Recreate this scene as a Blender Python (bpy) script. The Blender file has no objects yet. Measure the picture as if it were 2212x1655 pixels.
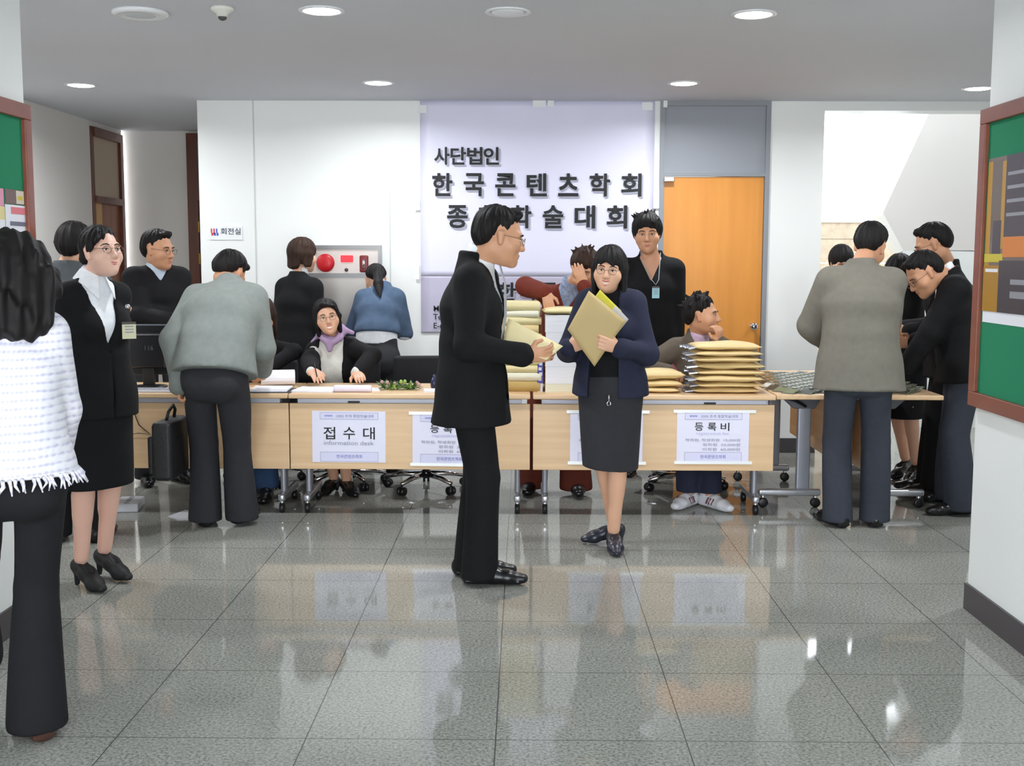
import bpy, bmesh, math, random
import numpy as np
from mathutils import Vector, Matrix
random.seed(7)
C = bpy.context.scene.collection
SC = bpy.context.scene

# ------------------------------------------------------------------ camera, world, daylight, exposure
FPX, IW, IH, EYE = 2500.0, 2212, 1655, 1.51
_yaw = math.atan2(26 / FPX * math.cos(0.107), 1)
_pit = math.atan(269 / FPX)
_roll = math.radians(0.15)
FW = np.array([-math.sin(_yaw) * math.cos(_pit), math.cos(_yaw) * math.cos(_pit), -math.sin(_pit)])
_r = np.cross(FW, [0, 0, 1]); _r /= np.linalg.norm(_r); _u = np.cross(_r, FW)
RT = math.cos(_roll) * _r + math.sin(_roll) * _u
UP = -math.sin(_roll) * _r + math.cos(_roll) * _u
EYEP = np.array([0, 0, EYE])
cam = bpy.data.objects.new('camera', bpy.data.cameras.new('camera'))
C.objects.link(cam)
cam.data.sensor_width = 36.0
cam.data.lens = 36.0 * FPX / IW
cam.data.clip_end = 200
cam.matrix_world = Matrix(((RT[0], UP[0], -FW[0], 0), (RT[1], UP[1], -FW[1], 0), (RT[2], UP[2], -FW[2], EYE), (0, 0, 0, 1)))
SC.camera = cam

SKY = 8.5
world = bpy.data.worlds.new('overcast'); SC.world = world; world.use_nodes = True
bg = world.node_tree.nodes['Background']; bg.inputs[0].default_value = (0.90, 0.95, 1.0, 1); bg.inputs[1].default_value = SKY
def area(name, loc, rot, sx, sy, power, color=(1, 1, 1), spread=180, portal=False):
    l = bpy.data.lights.new(name, 'AREA'); l.shape = 'RECTANGLE'; l.size = sx; l.size_y = sy; l.energy = power; l.color = color
    l.spread = math.radians(spread)
    o = bpy.data.objects.new(name, l); C.objects.link(o); o.location = loc; o.rotation_euler = rot
    if portal: l.cycles.is_portal = True
    return o
CEIL = 2.705
# daylight comes in through the glass entrance behind the viewer and the stair window: portals guide the sky light
area('entrance_portal', (0, -1.55, 1.35), (math.radians(90), 0, 0), 3.9, 2.6, 1, portal=True)
area('stair_portal', (3.45, 11.94, 2.66), (math.radians(-90), 0, 0), 3.5, 1.46, 1, portal=True)
SC.view_settings.view_transform = 'Standard'; SC.view_settings.look = 'None'
SC.view_settings.exposure = 0.1; SC.view_settings.gamma = 1.0; SC.view_settings.use_curve_mapping = False
try:
    SC.cycles.use_denoising = True; SC.cycles.max_bounces = 8; SC.cycles.diffuse_bounces = 5; SC.cycles.sample_clamp_indirect = 6
except Exception: pass

# ------------------------------------------------------------------ pixel <-> place helpers (photo frame 2212 x 1655)
def ray(px, py): return FW + RT * (px - IW / 2) / FPX - UP * (py - IH / 2) / FPX
def at(px, py, Y): d = ray(px, py); return EYEP + d * (Y / d[1])
def fl(px, py, z=0.0): d = ray(px, py); return EYEP + d * ((z - EYE) / d[2])
def atx(px, py, X): d = ray(px, py); return EYEP + d * (X / d[0])
def proj(p):
    q = np.array(p) - EYEP; z = q @ FW
    return IW / 2 + FPX * (q @ RT) / z, IH / 2 - FPX * (q @ UP) / z

# ------------------------------------------------------------------ materials
MATS = {}
def srgb(c):
    return tuple(((x / 255) / 12.92 if x / 255 <= 0.04045 else ((x / 255 + 0.055) / 1.055) ** 2.4) for x in c)
def mat(name, col, rough=0.6, metal=0.0, spec=0.5, noise=None, bump=None, emit=None, alpha=None, coat=0.0, trans=0.0, sheen=0.0):
    """col in sRGB 0-255; noise=(scale, amount) mottles the colour; bump=(scale, strength)."""
    if name in MATS: return MATS[name]
    m = bpy.data.materials.new(name); m.use_nodes = True
    nt = m.node_tree; b = nt.nodes['Principled BSDF']
    c = srgb(col)
    b.inputs['Base Color'].default_value = (*c, 1)
    b.inputs['Roughness'].default_value = rough; b.inputs['Metallic'].default_value = metal
    b.inputs['Specular IOR Level'].default_value = spec
    b.inputs['Coat Weight'].default_value = coat
    b.inputs['Transmission Weight'].default_value = trans
    b.inputs['Sheen Weight'].default_value = sheen
    if alpha is not None: b.inputs['Alpha'].default_value = alpha
    tc = nt.nodes.new('ShaderNodeTexCoord')
    if noise:
        n = nt.nodes.new('ShaderNodeTexNoise'); n.inputs['Scale'].default_value = noise[0]; n.inputs['Detail'].default_value = 4
        nt.links.new(tc.outputs['Object'], n.inputs['Vector'])
        mp = nt.nodes.new('ShaderNodeMapRange'); mp.inputs[1].default_value = 0.3; mp.inputs[2].default_value = 0.7
        mp.inputs[3].default_value = 1 - noise[1]; mp.inputs[4].default_value = 1 + noise[1]
        nt.links.new(n.outputs['Fac'], mp.inputs[0])
        mx = nt.nodes.new('ShaderNodeVectorMath'); mx.operation = 'SCALE'; mx.inputs[0].default_value = c
        nt.links.new(mp.outputs[0], mx.inputs['Scale']); nt.links.new(mx.outputs[0], b.inputs['Base Color'])
    if bump:
        n = nt.nodes.new('ShaderNodeTexNoise'); n.inputs['Scale'].default_value = bump[0]; n.inputs['Detail'].default_value = 3
        nt.links.new(tc.outputs['Object'], n.inputs['Vector'])
        bp = nt.nodes.new('ShaderNodeBump'); bp.inputs['Strength'].default_value = bump[1]; bp.inputs['Distance'].default_value = 0.01
        nt.links.new(n.outputs['Fac'], bp.inputs['Height']); nt.links.new(bp.outputs[0], b.inputs['Normal'])
    if emit:
        b.inputs['Emission Color'].default_value = (*srgb(emit[0]), 1); b.inputs['Emission Strength'].default_value = emit[1]
    MATS[name] = m
    return m

def granite():
    m = bpy.data.materials.new('granite_tiles'); m.use_nodes = True; nt = m.node_tree; b = nt.nodes['Principled BSDF']; L = nt.links.new
    tc = nt.nodes.new('ShaderNodeTexCoord')
    n1 = nt.nodes.new('ShaderNodeTexNoise'); n1.inputs['Scale'].default_value = 95; n1.inputs['Detail'].default_value = 6; n1.inputs['Roughness'].default_value = 0.75
    n2 = nt.nodes.new('ShaderNodeTexNoise'); n2.inputs['Scale'].default_value = 2.2; n2.inputs['Detail'].default_value = 3
    n3 = nt.nodes.new('ShaderNodeTexVoronoi'); n3.inputs['Scale'].default_value = 110
    for n in (n1, n2, n3): L(tc.outputs['Object'], n.inputs['Vector'])
    r = nt.nodes.new('ShaderNodeValToRGB'); e = r.color_ramp.elements
    e[0].position = 0.36; e[0].color = (*srgb((96, 96, 91)), 1); e[1].position = 0.64; e[1].color = (*srgb((184, 184, 177)), 1)
    x = r.color_ramp.elements.new(0.47); x.color = (*srgb((147, 147, 140)), 1)
    L(n1.outputs['Fac'], r.inputs['Fac'])
    mx = nt.nodes.new('ShaderNodeMix'); mx.data_type = 'RGBA'; mx.blend_type = 'MULTIPLY'; mx.inputs['Factor'].default_value = 0.25
    L(r.outputs['Color'], mx.inputs['A'])
    r2 = nt.nodes.new('ShaderNodeValToRGB'); r2.color_ramp.elements[0].position = 0.35; r2.color_ramp.elements[0].color = (0.6, 0.6, 0.58, 1); r2.color_ramp.elements[1].position = 0.65
    L(n2.outputs['Fac'], r2.inputs['Fac']); L(r2.outputs['Color'], mx.inputs['B'])
    # tile joints: 0.6 m grid
    sp = nt.nodes.new('ShaderNodeSeparateXYZ'); L(tc.outputs['Object'], sp.inputs[0])
    def joint(sock, off):
        a = nt.nodes.new('ShaderNodeMath'); a.operation = 'ADD'; a.inputs[1].default_value = off; L(sock, a.inputs[0])
        d = nt.nodes.new('ShaderNodeMath'); d.operation = 'DIVIDE'; d.inputs[1].default_value = 0.6; L(a.outputs[0], d.inputs[0])
        f = nt.nodes.new('ShaderNodeMath'); f.operation = 'FRACT'; L(d.outputs[0], f.inputs[0])
        g = nt.nodes.new('ShaderNodeMath'); g.operation = 'SUBTRACT'; g.inputs[1].default_value = 0.5; L(f.outputs[0], g.inputs[0])
        h = nt.nodes.new('ShaderNodeMath'); h.operation = 'ABSOLUTE'; L(g.outputs[0], h.inputs[0])
        k = nt.nodes.new('ShaderNodeMath'); k.operation = 'LESS_THAN'; k.inputs[1].default_value = 0.0034; L(h.outputs[0], k.inputs[0])
        return k.outputs[0]
    jx = joint(sp.outputs['X'], 0.3 + 0.085 + 6.0); jy = joint(sp.outputs['Y'], 0.3 - 0.509 + 6.0)
    mm = nt.nodes.new('ShaderNodeMath'); mm.operation = 'MAXIMUM'; L(jx, mm.inputs[0]); L(jy, mm.inputs[1])
    m2 = nt.nodes.new('ShaderNodeMix'); m2.data_type = 'RGBA'; L(mm.outputs[0], m2.inputs['Factor']); L(mx.outputs['Result'], m2.inputs['A'])
    m2.inputs['B'].default_value = (*srgb((84, 84, 80)), 1)
    L(m2.outputs['Result'], b.inputs['Base Color'])
    b.inputs['Roughness'].default_value = 0.055; b.inputs['Specular IOR Level'].default_value = 0.36
    return m

def wood(name, col, dark, scale=(1.2, 30, 30), rough=0.35):
    if name in MATS: return MATS[name]
    m = bpy.data.materials.new(name); m.use_nodes = True; nt = m.node_tree; b = nt.nodes['Principled BSDF']
    tc = nt.nodes.new('ShaderNodeTexCoord'); mp = nt.nodes.new('ShaderNodeMapping'); mp.inputs['Scale'].default_value = scale
    n = nt.nodes.new('ShaderNodeTexNoise'); n.inputs['Scale'].default_value = 1.0; n.inputs['Detail'].default_value = 5
    r = nt.nodes.new('ShaderNodeValToRGB'); r.color_ramp.elements[0].position = 0.3; r.color_ramp.elements[1].position = 0.7
    r.color_ramp.elements[0].color = (*srgb(dark), 1); r.color_ramp.elements[1].color = (*srgb(col), 1)
    nt.links.new(tc.outputs['Object'], mp.inputs[0]); nt.links.new(mp.outputs[0], n.inputs['Vector'])
    nt.links.new(n.outputs['Fac'], r.inputs['Fac']); nt.links.new(r.outputs['Color'], b.inputs['Base Color'])
    b.inputs['Roughness'].default_value = rough
    MATS[name] = m
    return m

def tweed(name, base, line, s=60):
    """loose woven cloth with rows of coloured yarn"""
    m = bpy.data.materials.new(name); m.use_nodes = True; nt = m.node_tree; b = nt.nodes['Principled BSDF']; L = nt.links.new
    tc = nt.nodes.new('ShaderNodeTexCoord')
    w1 = nt.nodes.new('ShaderNodeTexWave'); w1.bands_direction = 'Z'; w1.inputs['Scale'].default_value = 13; w1.inputs['Distortion'].default_value = 1.2; w1.inputs['Detail'].default_value = 2
    w2 = nt.nodes.new('ShaderNodeTexWave'); w2.bands_direction = 'X'; w2.inputs['Scale'].default_value = 26; w2.inputs['Distortion'].default_value = 1.0
    n = nt.nodes.new('ShaderNodeTexNoise'); n.inputs['Scale'].default_value = s
    for q in (w1, w2, n): L(tc.outputs['Object'], q.inputs['Vector'])
    a = nt.nodes.new('ShaderNodeMath'); a.operation = 'MULTIPLY_ADD'; a.inputs[1].default_value = 0.25; L(w2.outputs['Fac'], a.inputs[0]); L(w1.outputs['Fac'], a.inputs[2])
    c = nt.nodes.new('ShaderNodeMath'); c.operation = 'MULTIPLY_ADD'; c.inputs[1].default_value = 0.7; L(n.outputs['Fac'], c.inputs[0]); L(a.outputs[0], c.inputs[2])
    r = nt.nodes.new('ShaderNodeValToRGB'); r.color_ramp.elements[0].position = 0.40; r.color_ramp.elements[1].position = 0.85
    r.color_ramp.elements[0].color = (*srgb(line), 1); r.color_ramp.elements[1].color = (*srgb(base), 1)
    L(c.outputs[0], r.inputs['Fac']); L(r.outputs['Color'], b.inputs['Base Color']); b.inputs['Roughness'].default_value = 0.9
    bp = nt.nodes.new('ShaderNodeBump'); bp.inputs['Strength'].default_value = 0.4; bp.inputs['Distance'].default_value = 0.006
    L(c.outputs[0], bp.inputs['Height']); L(bp.outputs[0], b.inputs['Normal'])
    MATS[name] = m
    return m

WHITE = mat('white_wall', (240, 242, 240), 0.45, spec=0.35, noise=(0.8, 0.02))
SIDEW = mat('corridor_wall', (236, 233, 229), 0.7, noise=(0.8, 0.02))
CEILM = mat('ceiling_paint', (206, 208, 214), 0.85, noise=(1.0, 0.02))
DARKB = mat('dark_skirting', (72, 68, 70), 0.45)
STEEL = mat('brushed_steel', (196, 190, 184), 0.35, 0.85)
CHROME = mat('chrome', (225, 225, 228), 0.12, 1.0)
GREYM = mat('grey_metal', (158, 160, 170), 0.38, 0.35)
GREYP = mat('grey_paint', (142, 146, 152), 0.5)
BLACKP = mat('black_plastic', (24, 24, 26), 0.4)
BEECH = wood('beech_laminate', (232, 198, 156), (219, 182, 140))
BEECHV = wood('beech_edge', (206, 160, 110), (194, 148, 100))
DOORW = wood('orange_door_veneer', (226, 152, 66), (216, 142, 58), (14, 14, 1.2), 0.3)
BROWNW = wood('brown_frame_wood', (112, 62, 44), (92, 48, 34), (20, 20, 2))
BOARDW = wood('board_frame_wood', (142, 78, 58), (124, 66, 50), (12, 3, 12))
GREENF = mat('green_felt', (16, 128, 88), 0.9, noise=(300, 0.12))
PAPER = mat('white_paper', (238, 238, 244), 0.6, noise=(3, 0.01))
MANILA = mat('manila_paper', (222, 196, 142), 0.65, noise=(6, 0.04))
MANILA2 = mat('pale_manila_paper', (226, 212, 162), 0.65, noise=(6, 0.04))
INK = mat('black_ink', (22, 22, 26), 0.6)
INKG = mat('grey_ink', (150, 150, 168), 0.6)
INKB = mat('blue_ink', (110, 120, 190), 0.6)
INKL = mat('light_lilac_ink', (196, 196, 232), 0.6)
RED = mat('signal_red', (190, 24, 34), 0.35)
LAMP = mat('lamp_glow', (255, 255, 255), 0.4, emit=((250, 252, 255), 14))
LAMPD = mat('dim_glass', (225, 228, 230), 0.3)

# ------------------------------------------------------------------ mesh helpers
class MB:
    def __init__(s): s.v = []; s.f = []; s.mi = []; s.cur = 0
    def add(s, vs, fs):
        o = len(s.v); s.v += [tuple(map(float, p)) for p in vs]; s.f += [[i + o for i in f] for f in fs]; s.mi += [s.cur] * len(fs); return s
    def box(s, a, b):
        x0, y0, z0 = a; x1, y1, z1 = b
        return s.add([(x0, y0, z0), (x1, y0, z0), (x1, y1, z0), (x0, y1, z0), (x0, y0, z1), (x1, y0, z1), (x1, y1, z1), (x0, y1, z1)],
                     [(0, 3, 2, 1), (4, 5, 6, 7), (0, 1, 5, 4), (1, 2, 6, 5), (2, 3, 7, 6), (3, 0, 4, 7)])
    def tube(s, pts, r, n=8, cap=True):
        pts = [np.array(p, float) for p in pts]; rs = r if isinstance(r, (list, tuple)) else [r] * len(pts)
        t = [pts[min(i + 1, len(pts) - 1)] - pts[max(i - 1, 0)] for i in range(len(pts))]
        ref = np.array([0, 0, 1.0]) if abs(t[0][2]) < 0.9 * np.linalg.norm(t[0]) else np.array([1.0, 0, 0])
        vs = []; 
        for i, p in enumerate(pts):
            d = t[i] / (np.linalg.norm(t[i]) + 1e-9); a = np.cross(d, ref); a /= np.linalg.norm(a) + 1e-9; b = np.cross(d, a)
            for k in range(n):
                q = 2 * math.pi * k / n; vs.append(p + rs[i] * (math.cos(q) * a + math.sin(q) * b))
        fs = [(i * n + k, i * n + (k + 1) % n, (i + 1) * n + (k + 1) % n, (i + 1) * n + k) for i in range(len(pts) - 1) for k in range(n)]
        if cap: fs += [tuple(range(n))[::-1], tuple((len(pts) - 1) * n + k for k in range(n))]
        return s.add(vs, fs)
    def lathe(s, prof, c=(0, 0, 0), n=24, axis='Z'):
        vs = []
        for r, h in prof:
            for k in range(n):
                q = 2 * math.pi * k / n; x, y = r * math.cos(q), r * math.sin(q)
                vs.append({'Z': (c[0] + x, c[1] + y, c[2] + h), 'Y': (c[0] + x, c[1] + h, c[2] + y), 'X': (c[0] + h, c[1] + x, c[2] + y)}[axis])
        m = len(prof)
        fs = [(i * n + k, i * n + (k + 1) % n, (i + 1) * n + (k + 1) % n, (i + 1) * n + k) for i in range(m - 1) for k in range(n)]
        fs += [tuple(range(n))[::-1], tuple((m - 1) * n + k for k in range(n))]
        return s.add(vs, fs)
    def prism(s, poly, vec):
        """closed polygon (3-D points) pushed along vec"""
        n = len(poly); a = [np.array(p, float) for p in poly]; v = np.array(vec, float)
        return s.add(a + [p + v for p in a], [tuple(range(n))[::-1], tuple(n + k for k in range(n))] + [(k, (k + 1) % n, n + (k + 1) % n, n + k) for k in range(n)])
    def ball(s, c, r, R=None, n=10, m=7):
        rx, ry, rz = r if isinstance(r, (tuple, list)) else (r, r, r); c = np.array(c, float); vs = []
        for i in range(1, m):
            p = math.pi * i / m
            for k in range(n):
                q = 2 * math.pi * k / n; l = np.array([rx * math.sin(p) * math.cos(q), ry * math.sin(p) * math.sin(q), rz * math.cos(p)])
                vs.append(c + (R @ l if R is not None else l))
        l = np.array([0, 0, rz]); d = R @ l if R is not None else l
        vs += [c + d, c - d]; t = (m - 1) * n
        fs = [(i * n + k, (i + 1) * n + k, (i + 1) * n + (k + 1) % n, i * n + (k + 1) % n) for i in range(m - 2) for k in range(n)]
        fs += [(t, k, (k + 1) % n) for k in range(n)] + [(t + 1, (m - 2) * n + (k + 1) % n, (m - 2) * n + k) for k in range(n)]
        return s.add(vs, fs)
    def build(s, name, ms, parent=None, smooth=False, bevel=0.0, base=None, flip=True):
        me = bpy.data.meshes.new(name); v = s.v if base is None else [tuple(np.array(p) - base) for p in s.v]
        me.from_pydata(v, [], s.f)
        if flip:
            bm = bmesh.new(); bm.from_mesh(me); bmesh.ops.recalc_face_normals(bm, faces=bm.faces); bm.to_mesh(me); bm.free()
        for m in (ms if isinstance(ms, (list, tuple)) else [ms]): me.materials.append(m)
        if len(me.polygons) == len(s.mi): me.polygons.foreach_set('material_index', s.mi)
        if smooth: me.polygons.foreach_set('use_smooth', [True] * len(me.polygons))
        o = bpy.data.objects.new(name, me); C.objects.link(o)
        if parent is not None: o.parent = parent
        if bevel:
            b = o.modifiers.new('bevel', 'BEVEL'); b.width = bevel; b.segments = 2; b.limit_method = 'ANGLE'; b.angle_limit = 0.7
            me.polygons.foreach_set('use_smooth', [True] * len(me.polygons)); w = o.modifiers.new('wn', 'WEIGHTED_NORMAL'); w.keep_sharp = False
        return o
def empty(name, loc, rz=0.0):
    o = bpy.data.objects.new(name, None); C.objects.link(o); o.location = tuple(map(float, loc)); o.rotation_euler = (0, 0, rz); o.empty_display_size = 0.1
    return o
def tag(o, label, cat, group=None, kind=None):
    o['label'] = label; o['category'] = cat
    if group: o['group'] = group
    if kind: o['kind'] = kind
    return o
def struct(o, label=None):
    o['kind'] = 'structure'
    if label: o['label'] = label
    return o
def copy_tree(o, parent=None):
    c = o.copy(); C.objects.link(c)
    if parent is not None: c.parent = parent
    for ch in list(o.children): copy_tree(ch, c)
    return c
_font = None
def text(name, body, m, loc, size, parent=None, bold=0.0, rot=(math.pi / 2, 0, 0), align='LEFT', width=None, spacing=1.0, base=None, extr=0.0004):
    cu = bpy.data.curves.new(name, 'FONT'); cu.body = body; cu.size = size; cu.offset = bold * size; cu.align_x = align; cu.extrude = extr
    cu.space_character = spacing; cu.resolution_u = 3
    o = bpy.data.objects.new(name, cu); C.objects.link(o)
    bpy.context.view_layer.update()
    dg = bpy.context.evaluated_depsgraph_get()
    me = bpy.data.meshes.new_from_object(o.evaluated_get(dg))
    bpy.data.objects.remove(o)
    if width and len(me.vertices):
        xs = [v.co.x for v in me.vertices]; k = width / (max(xs) - min(xs)); x0 = min(xs)
        for v in me.vertices: v.co.x = (v.co.x - x0) * k
    me.materials.clear(); me.materials.append(m)
    o = bpy.data.objects.new(name, me); C.objects.link(o)
    o.location = tuple(map(float, loc)); o.rotation_euler = rot
    if parent is not None: o.parent = parent
    return o

# ------------------------------------------------------------------ the setting
XL, XR, YE = -2.06, 1.93, 4.87          # entrance hall walls and where they end
LX0, LX1, YB = -3.82, 5.2, 9.0          # lobby side walls, back wall
BX0, BX1 = at(430, 400, YB)[0], at(1777, 400, YB)[0]
fl_o = MB().box((-5, -1.7, -0.1), (6, 13, 0)).build('floor', granite()); struct(fl_o)
m = MB().box((LX0 - 0.2, -1.7, CEIL), (LX1 + 0.2, YB + 0.2, CEIL + 0.1)).box((LX0 - 0.2, YB + 0.2, CEIL), (BX0 + 0.2, 11.3, CEIL + 0.1))
struct(m.build('ceiling', CEILM))
struct(MB().box((XL - 0.25, -1.6, 0), (XL, YE - 0.04, CEIL)).box((LX0, YE - 0.3, 0), (XL - 0.25, YE - 0.04, CEIL)).build('wall_left', WHITE))
struct(MB().box((XR, -1.6, 0), (XR + 0.25, YE + 0.05, CEIL)).box((XR + 0.25, YE - 0.3, 0), (LX1, YE + 0.05, CEIL)).build('wall_right', WHITE))
struct(MB().box((XR - 0.012, -1.6, 0), (XR, YE + 0.062, 0.115)).box((XR, YE + 0.05, 0), (LX1, YE + 0.062, 0.115)).build('baseboard_right', DARKB))
struct(MB().box((XL, -1.6, 0), (XL + 0.012, YE - 0.028, 0.115)).build('baseboard_left', DARKB))
# glazed entrance behind the viewer: posts and transom, open to the sky
e = MB()
for x in (-2.06, -1.03, 0.0, 0.95, 1.89): e.box((x, -1.56, 0), (x + 0.04, -1.5, CEIL))
e.box((-2.06, -1.56, 2.1), (1.93, -1.5, 2.15)); struct(e.build('window_1', GREYP))
# lobby side walls
dy0, dy1 = atx(262, 330, LX0)[1], atx(195, 330, LX0)[1]
dya, dyb = min(dy0, dy1), max(dy0, dy1)
struct(MB().box((LX0 - 0.2, YE - 0.3, 0), (LX0, dya, CEIL)).box((LX0 - 0.2, dyb, 0), (LX0, 11.1, CEIL)).box((LX0 - 0.2, dya, 2.66), (LX0, dyb, CEIL)).build('wall_corridor', SIDEW))
struct(MB().box((LX1, YE, 0), (LX1 + 0.2, 12.1, 4.3)).build('wall_far_right', WHITE))
YC = fl(265, 283, CEIL)[1]
struct(MB().box((LX0, YC, 0), (BX0 + 0.2, YC + 0.2, CEIL)).build('wall_corridor_end', SIDEW))
# back wall with the door opening
DX0, DX1 = at(1424, 400, YB)[0], at(1661, 400, YB)[0]
struct(MB().box((BX0, YB, 0), (DX0, YB + 0.2, CEIL)).box((BX0, YB + 0.2, 0), (BX0 + 0.2, YC, CEIL)).box((DX1, YB, 0), (BX1, YB + 0.2, CEIL)).build('wall_back', WHITE))
struct(MB().box((BX1, YB, 2.635), (LX1, YB + 0.2, CEIL + 1.6)).build('trim_1', WHITE))
struct(MB().box((BX0, YB - 0.012, 0), (DX0, YB, 0.115)).box((DX1, YB - 0.012, 0), (BX1, YB, 0.115)).build('baseboard_back', DARKB))
struct(MB().box((LX0, YE + 0.1, 0), (LX0 + 0.012, dya, 0.115)).box((LX0, dyb, 0), (LX0 + 0.012, YC, 0.115)).box((LX0 + 0.012, YC - 0.012, 0), (at(408, 400, YC)[0], YC, 0.115)).build('baseboard_corridor', DARKB))
for i, (px, y0, y1) in enumerate(((548, 0.0, CEIL), (841, 0.0, 2.0))):
    x = at(px, 300, YB)[0]; struct(MB().box((x - 0.005, YB - 0.003, y0), (x + 0.005, YB, y1)).build('trim_%d' % (i + 2), mat('wall_joint', (205, 208, 206), 0.6)))
# room behind the corridor door, dim
struct(MB().box((LX0 - 1.6, dya - 0.3, 0), (LX0 - 1.4, dyb + 0.3, CEIL)).box((LX0 - 1.4, dya - 0.3, 0), (LX0 - 0.2, dya - 0.1, CEIL)).box((LX0 - 1.4, dyb + 0.1, 0), (LX0 - 0.2, dyb + 0.3, CEIL)).build('wall_side_room', SIDEW))
# stair hall: stone dado under a tall window, sloping stair parapet
STONE = mat('split_stone', (226, 208, 184), 0.8, noise=(14, 0.12), bump=(30, 0.8))
zs = at(1800, 481, 12)[2]
s = MB(); r0 = 0.0; k = 0
while r0 < zs - 0.02:
    r1 = min(zs, r0 + 0.245); s.box((1.5, 11.96 if k % 2 else 11.965, r0 + 0.004), (LX1, 12.2, r1)); r0 = r1; k += 1
struct(s.build('wall_stair_stone', STONE)); struct(MB().box((1.5, 11.96, 3.4), (LX1, 12.2, 4.3)).build('wall_stair_head', WHITE))
struct(MB().box((1.5, 11.93, zs), (LX1, 12.2, zs + 0.05)).build('trim_4', PAPER))
struct(MB().box((1.5, YB + 0.2, 0), (1.7, 12.2, 4.3)).build('wall_stair_left', WHITE))
struct(MB().box((1.5, YB + 0.1, 4.3), (LX1, 12.2, 4.4)).build('ceiling_stair', CEILM))
w = MB()
for px in (1845, 1996): x = at(px, 400, 12)[0]; w.box((x - 0.025, 11.98, zs + 0.05), (x + 0.025, 12.04, 3.4))
struct(w.build('window_2', mat('white_frame', (245, 245, 245), 0.5)))
PARA = mat('parapet_plaster', (226, 221, 217), 0.7, noise=(1, 0.015))
yp = 10.4
pts = [at(*p, yp) for p in ((2016, 225), (1906, 462), (1949, 541), (2260, 545), (2260, 225))]
struct(MB().prism(pts, (0, 0.16, 0)).build('wall_stair_parapet', PARA))
q = [at(*p, yp) for p in ((1906, 462), (1949, 541))]
nrm = np.array([-(q[1] - q[0])[2], 0, (q[1] - q[0])[0]]); nrm /= np.linalg.norm(nrm)
cap = [q[0] - nrm * -0.0, q[1], q[1] + nrm * -0.045, q[0] + nrm * -0.045]
struct(MB().prism([p + np.array([0, -0.03, 0]) for p in cap], (0, 0.22, 0)).build('trim_5', mat('white_rail', (248, 246, 240), 0.4)))
struct(MB().box((at(1949, 541, yp)[0], yp, 0), (LX1, yp + 0.16, at(1949, 541, yp)[2])).build('wall_stair_base', WHITE))

# ------------------------------------------------------------------ doors
def door_assembly():
    z0 = 0.0; ztr0, ztr1 = at(1540, 374, YB)[2], at(1540, 229, YB)[2]
    f = MB(); w = 0.035
    f.box((DX0, YB - 0.02, 0), (DX0 + w, YB + 0.1, CEIL)).box((DX1 - w, YB - 0.02, 0), (DX1, YB + 0.1, CEIL))
    f.box((DX0 + w, YB - 0.02, ztr1), (DX1 - w, YB + 0.1, CEIL)).box((DX0 + w, YB - 0.02, ztr0 - 0.025), (DX1 - w, YB + 0.1, ztr0))
    fr = struct(f.build('door_1', GREYP)); fr['label'] = 'orange veneer door in a grey frame with a grey panel above'
    MB().box((DX0 + w, YB + 0.005, ztr0), (DX1 - w, YB + 0.05, ztr1)).build('transom_panel', mat('transom_grey', (150, 154, 162), 0.55), fr)
    lf = MB().box((DX0 + w + 0.004, YB + 0.0, 0.01), (DX1 - w - 0.004, YB + 0.045, ztr0 - 0.03)).build('door_leaf', DOORW, fr)
    k = at(1627, 705, YB - 0.03)
    kn = MB().lathe([(0.035, 0.03), (0.035, 0.022), (0.014, 0.018), (0.013, -0.02), (0.028, -0.03), (0.031, -0.048), (0.024, -0.06), (0.004, -0.064)], (k[0], YB - 0.02, k[2]), 20, 'Y')
    kn.build('door_knob', CHROME, lf, smooth=True)
    MB().box((DX0 + 0.03, YB - 0.06, ztr0 - 0.07), (DX0 + 0.11, YB - 0.02, ztr0 - 0.035)).build('door_closer', STEEL, fr, bevel=0.006)
door_assembly()
def corridor_door():
    x = LX0; w = 0.07; f = MB(); zt = at(230, 435, 10)[2]
    zt = atx(255, 437, x)[2]
    f.box((x - 0.15, dya, 0), (x + 0.008, dya + w, 2.66)).box((x - 0.15, dyb - w, 0), (x + 0.02, dyb, 2.66)).box((x - 0.15, dya + w, 2.58), (x + 0.02, dyb - w, 2.66)).box((x - 0.15, dya + w, zt - 0.03), (x + 0.02, dyb - w, zt + 0.03))
    fr = struct(f.build('door_2', BROWNW)); fr['label'] = 'brown framed corridor door with a pale transom panel above'
    MB().box((x - 0.04, dya + w, zt + 0.03), (x - 0.008, dyb - w, 2.58)).build('transom_panel', mat('pale_panel', (196, 178, 156), 0.6), fr)
    lf = MB().box((x - 0.05, dya + w + 0.2, 0.01), (x - 0.01, dyb - w, zt - 0.03)).build('door_leaf', wood('brown_door_veneer', (150, 84, 38), (128, 66, 28), (14, 14, 1.5)), fr)
    MB().box((x - 0.05, dya + w, 0.01), (x - 0.01, dya + w + 0.198, zt - 0.03)).build('side_panel', wood('yellow_door_veneer', (214, 166, 96), (200, 150, 84), (14, 14, 1.5)), fr)
corridor_door()
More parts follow.
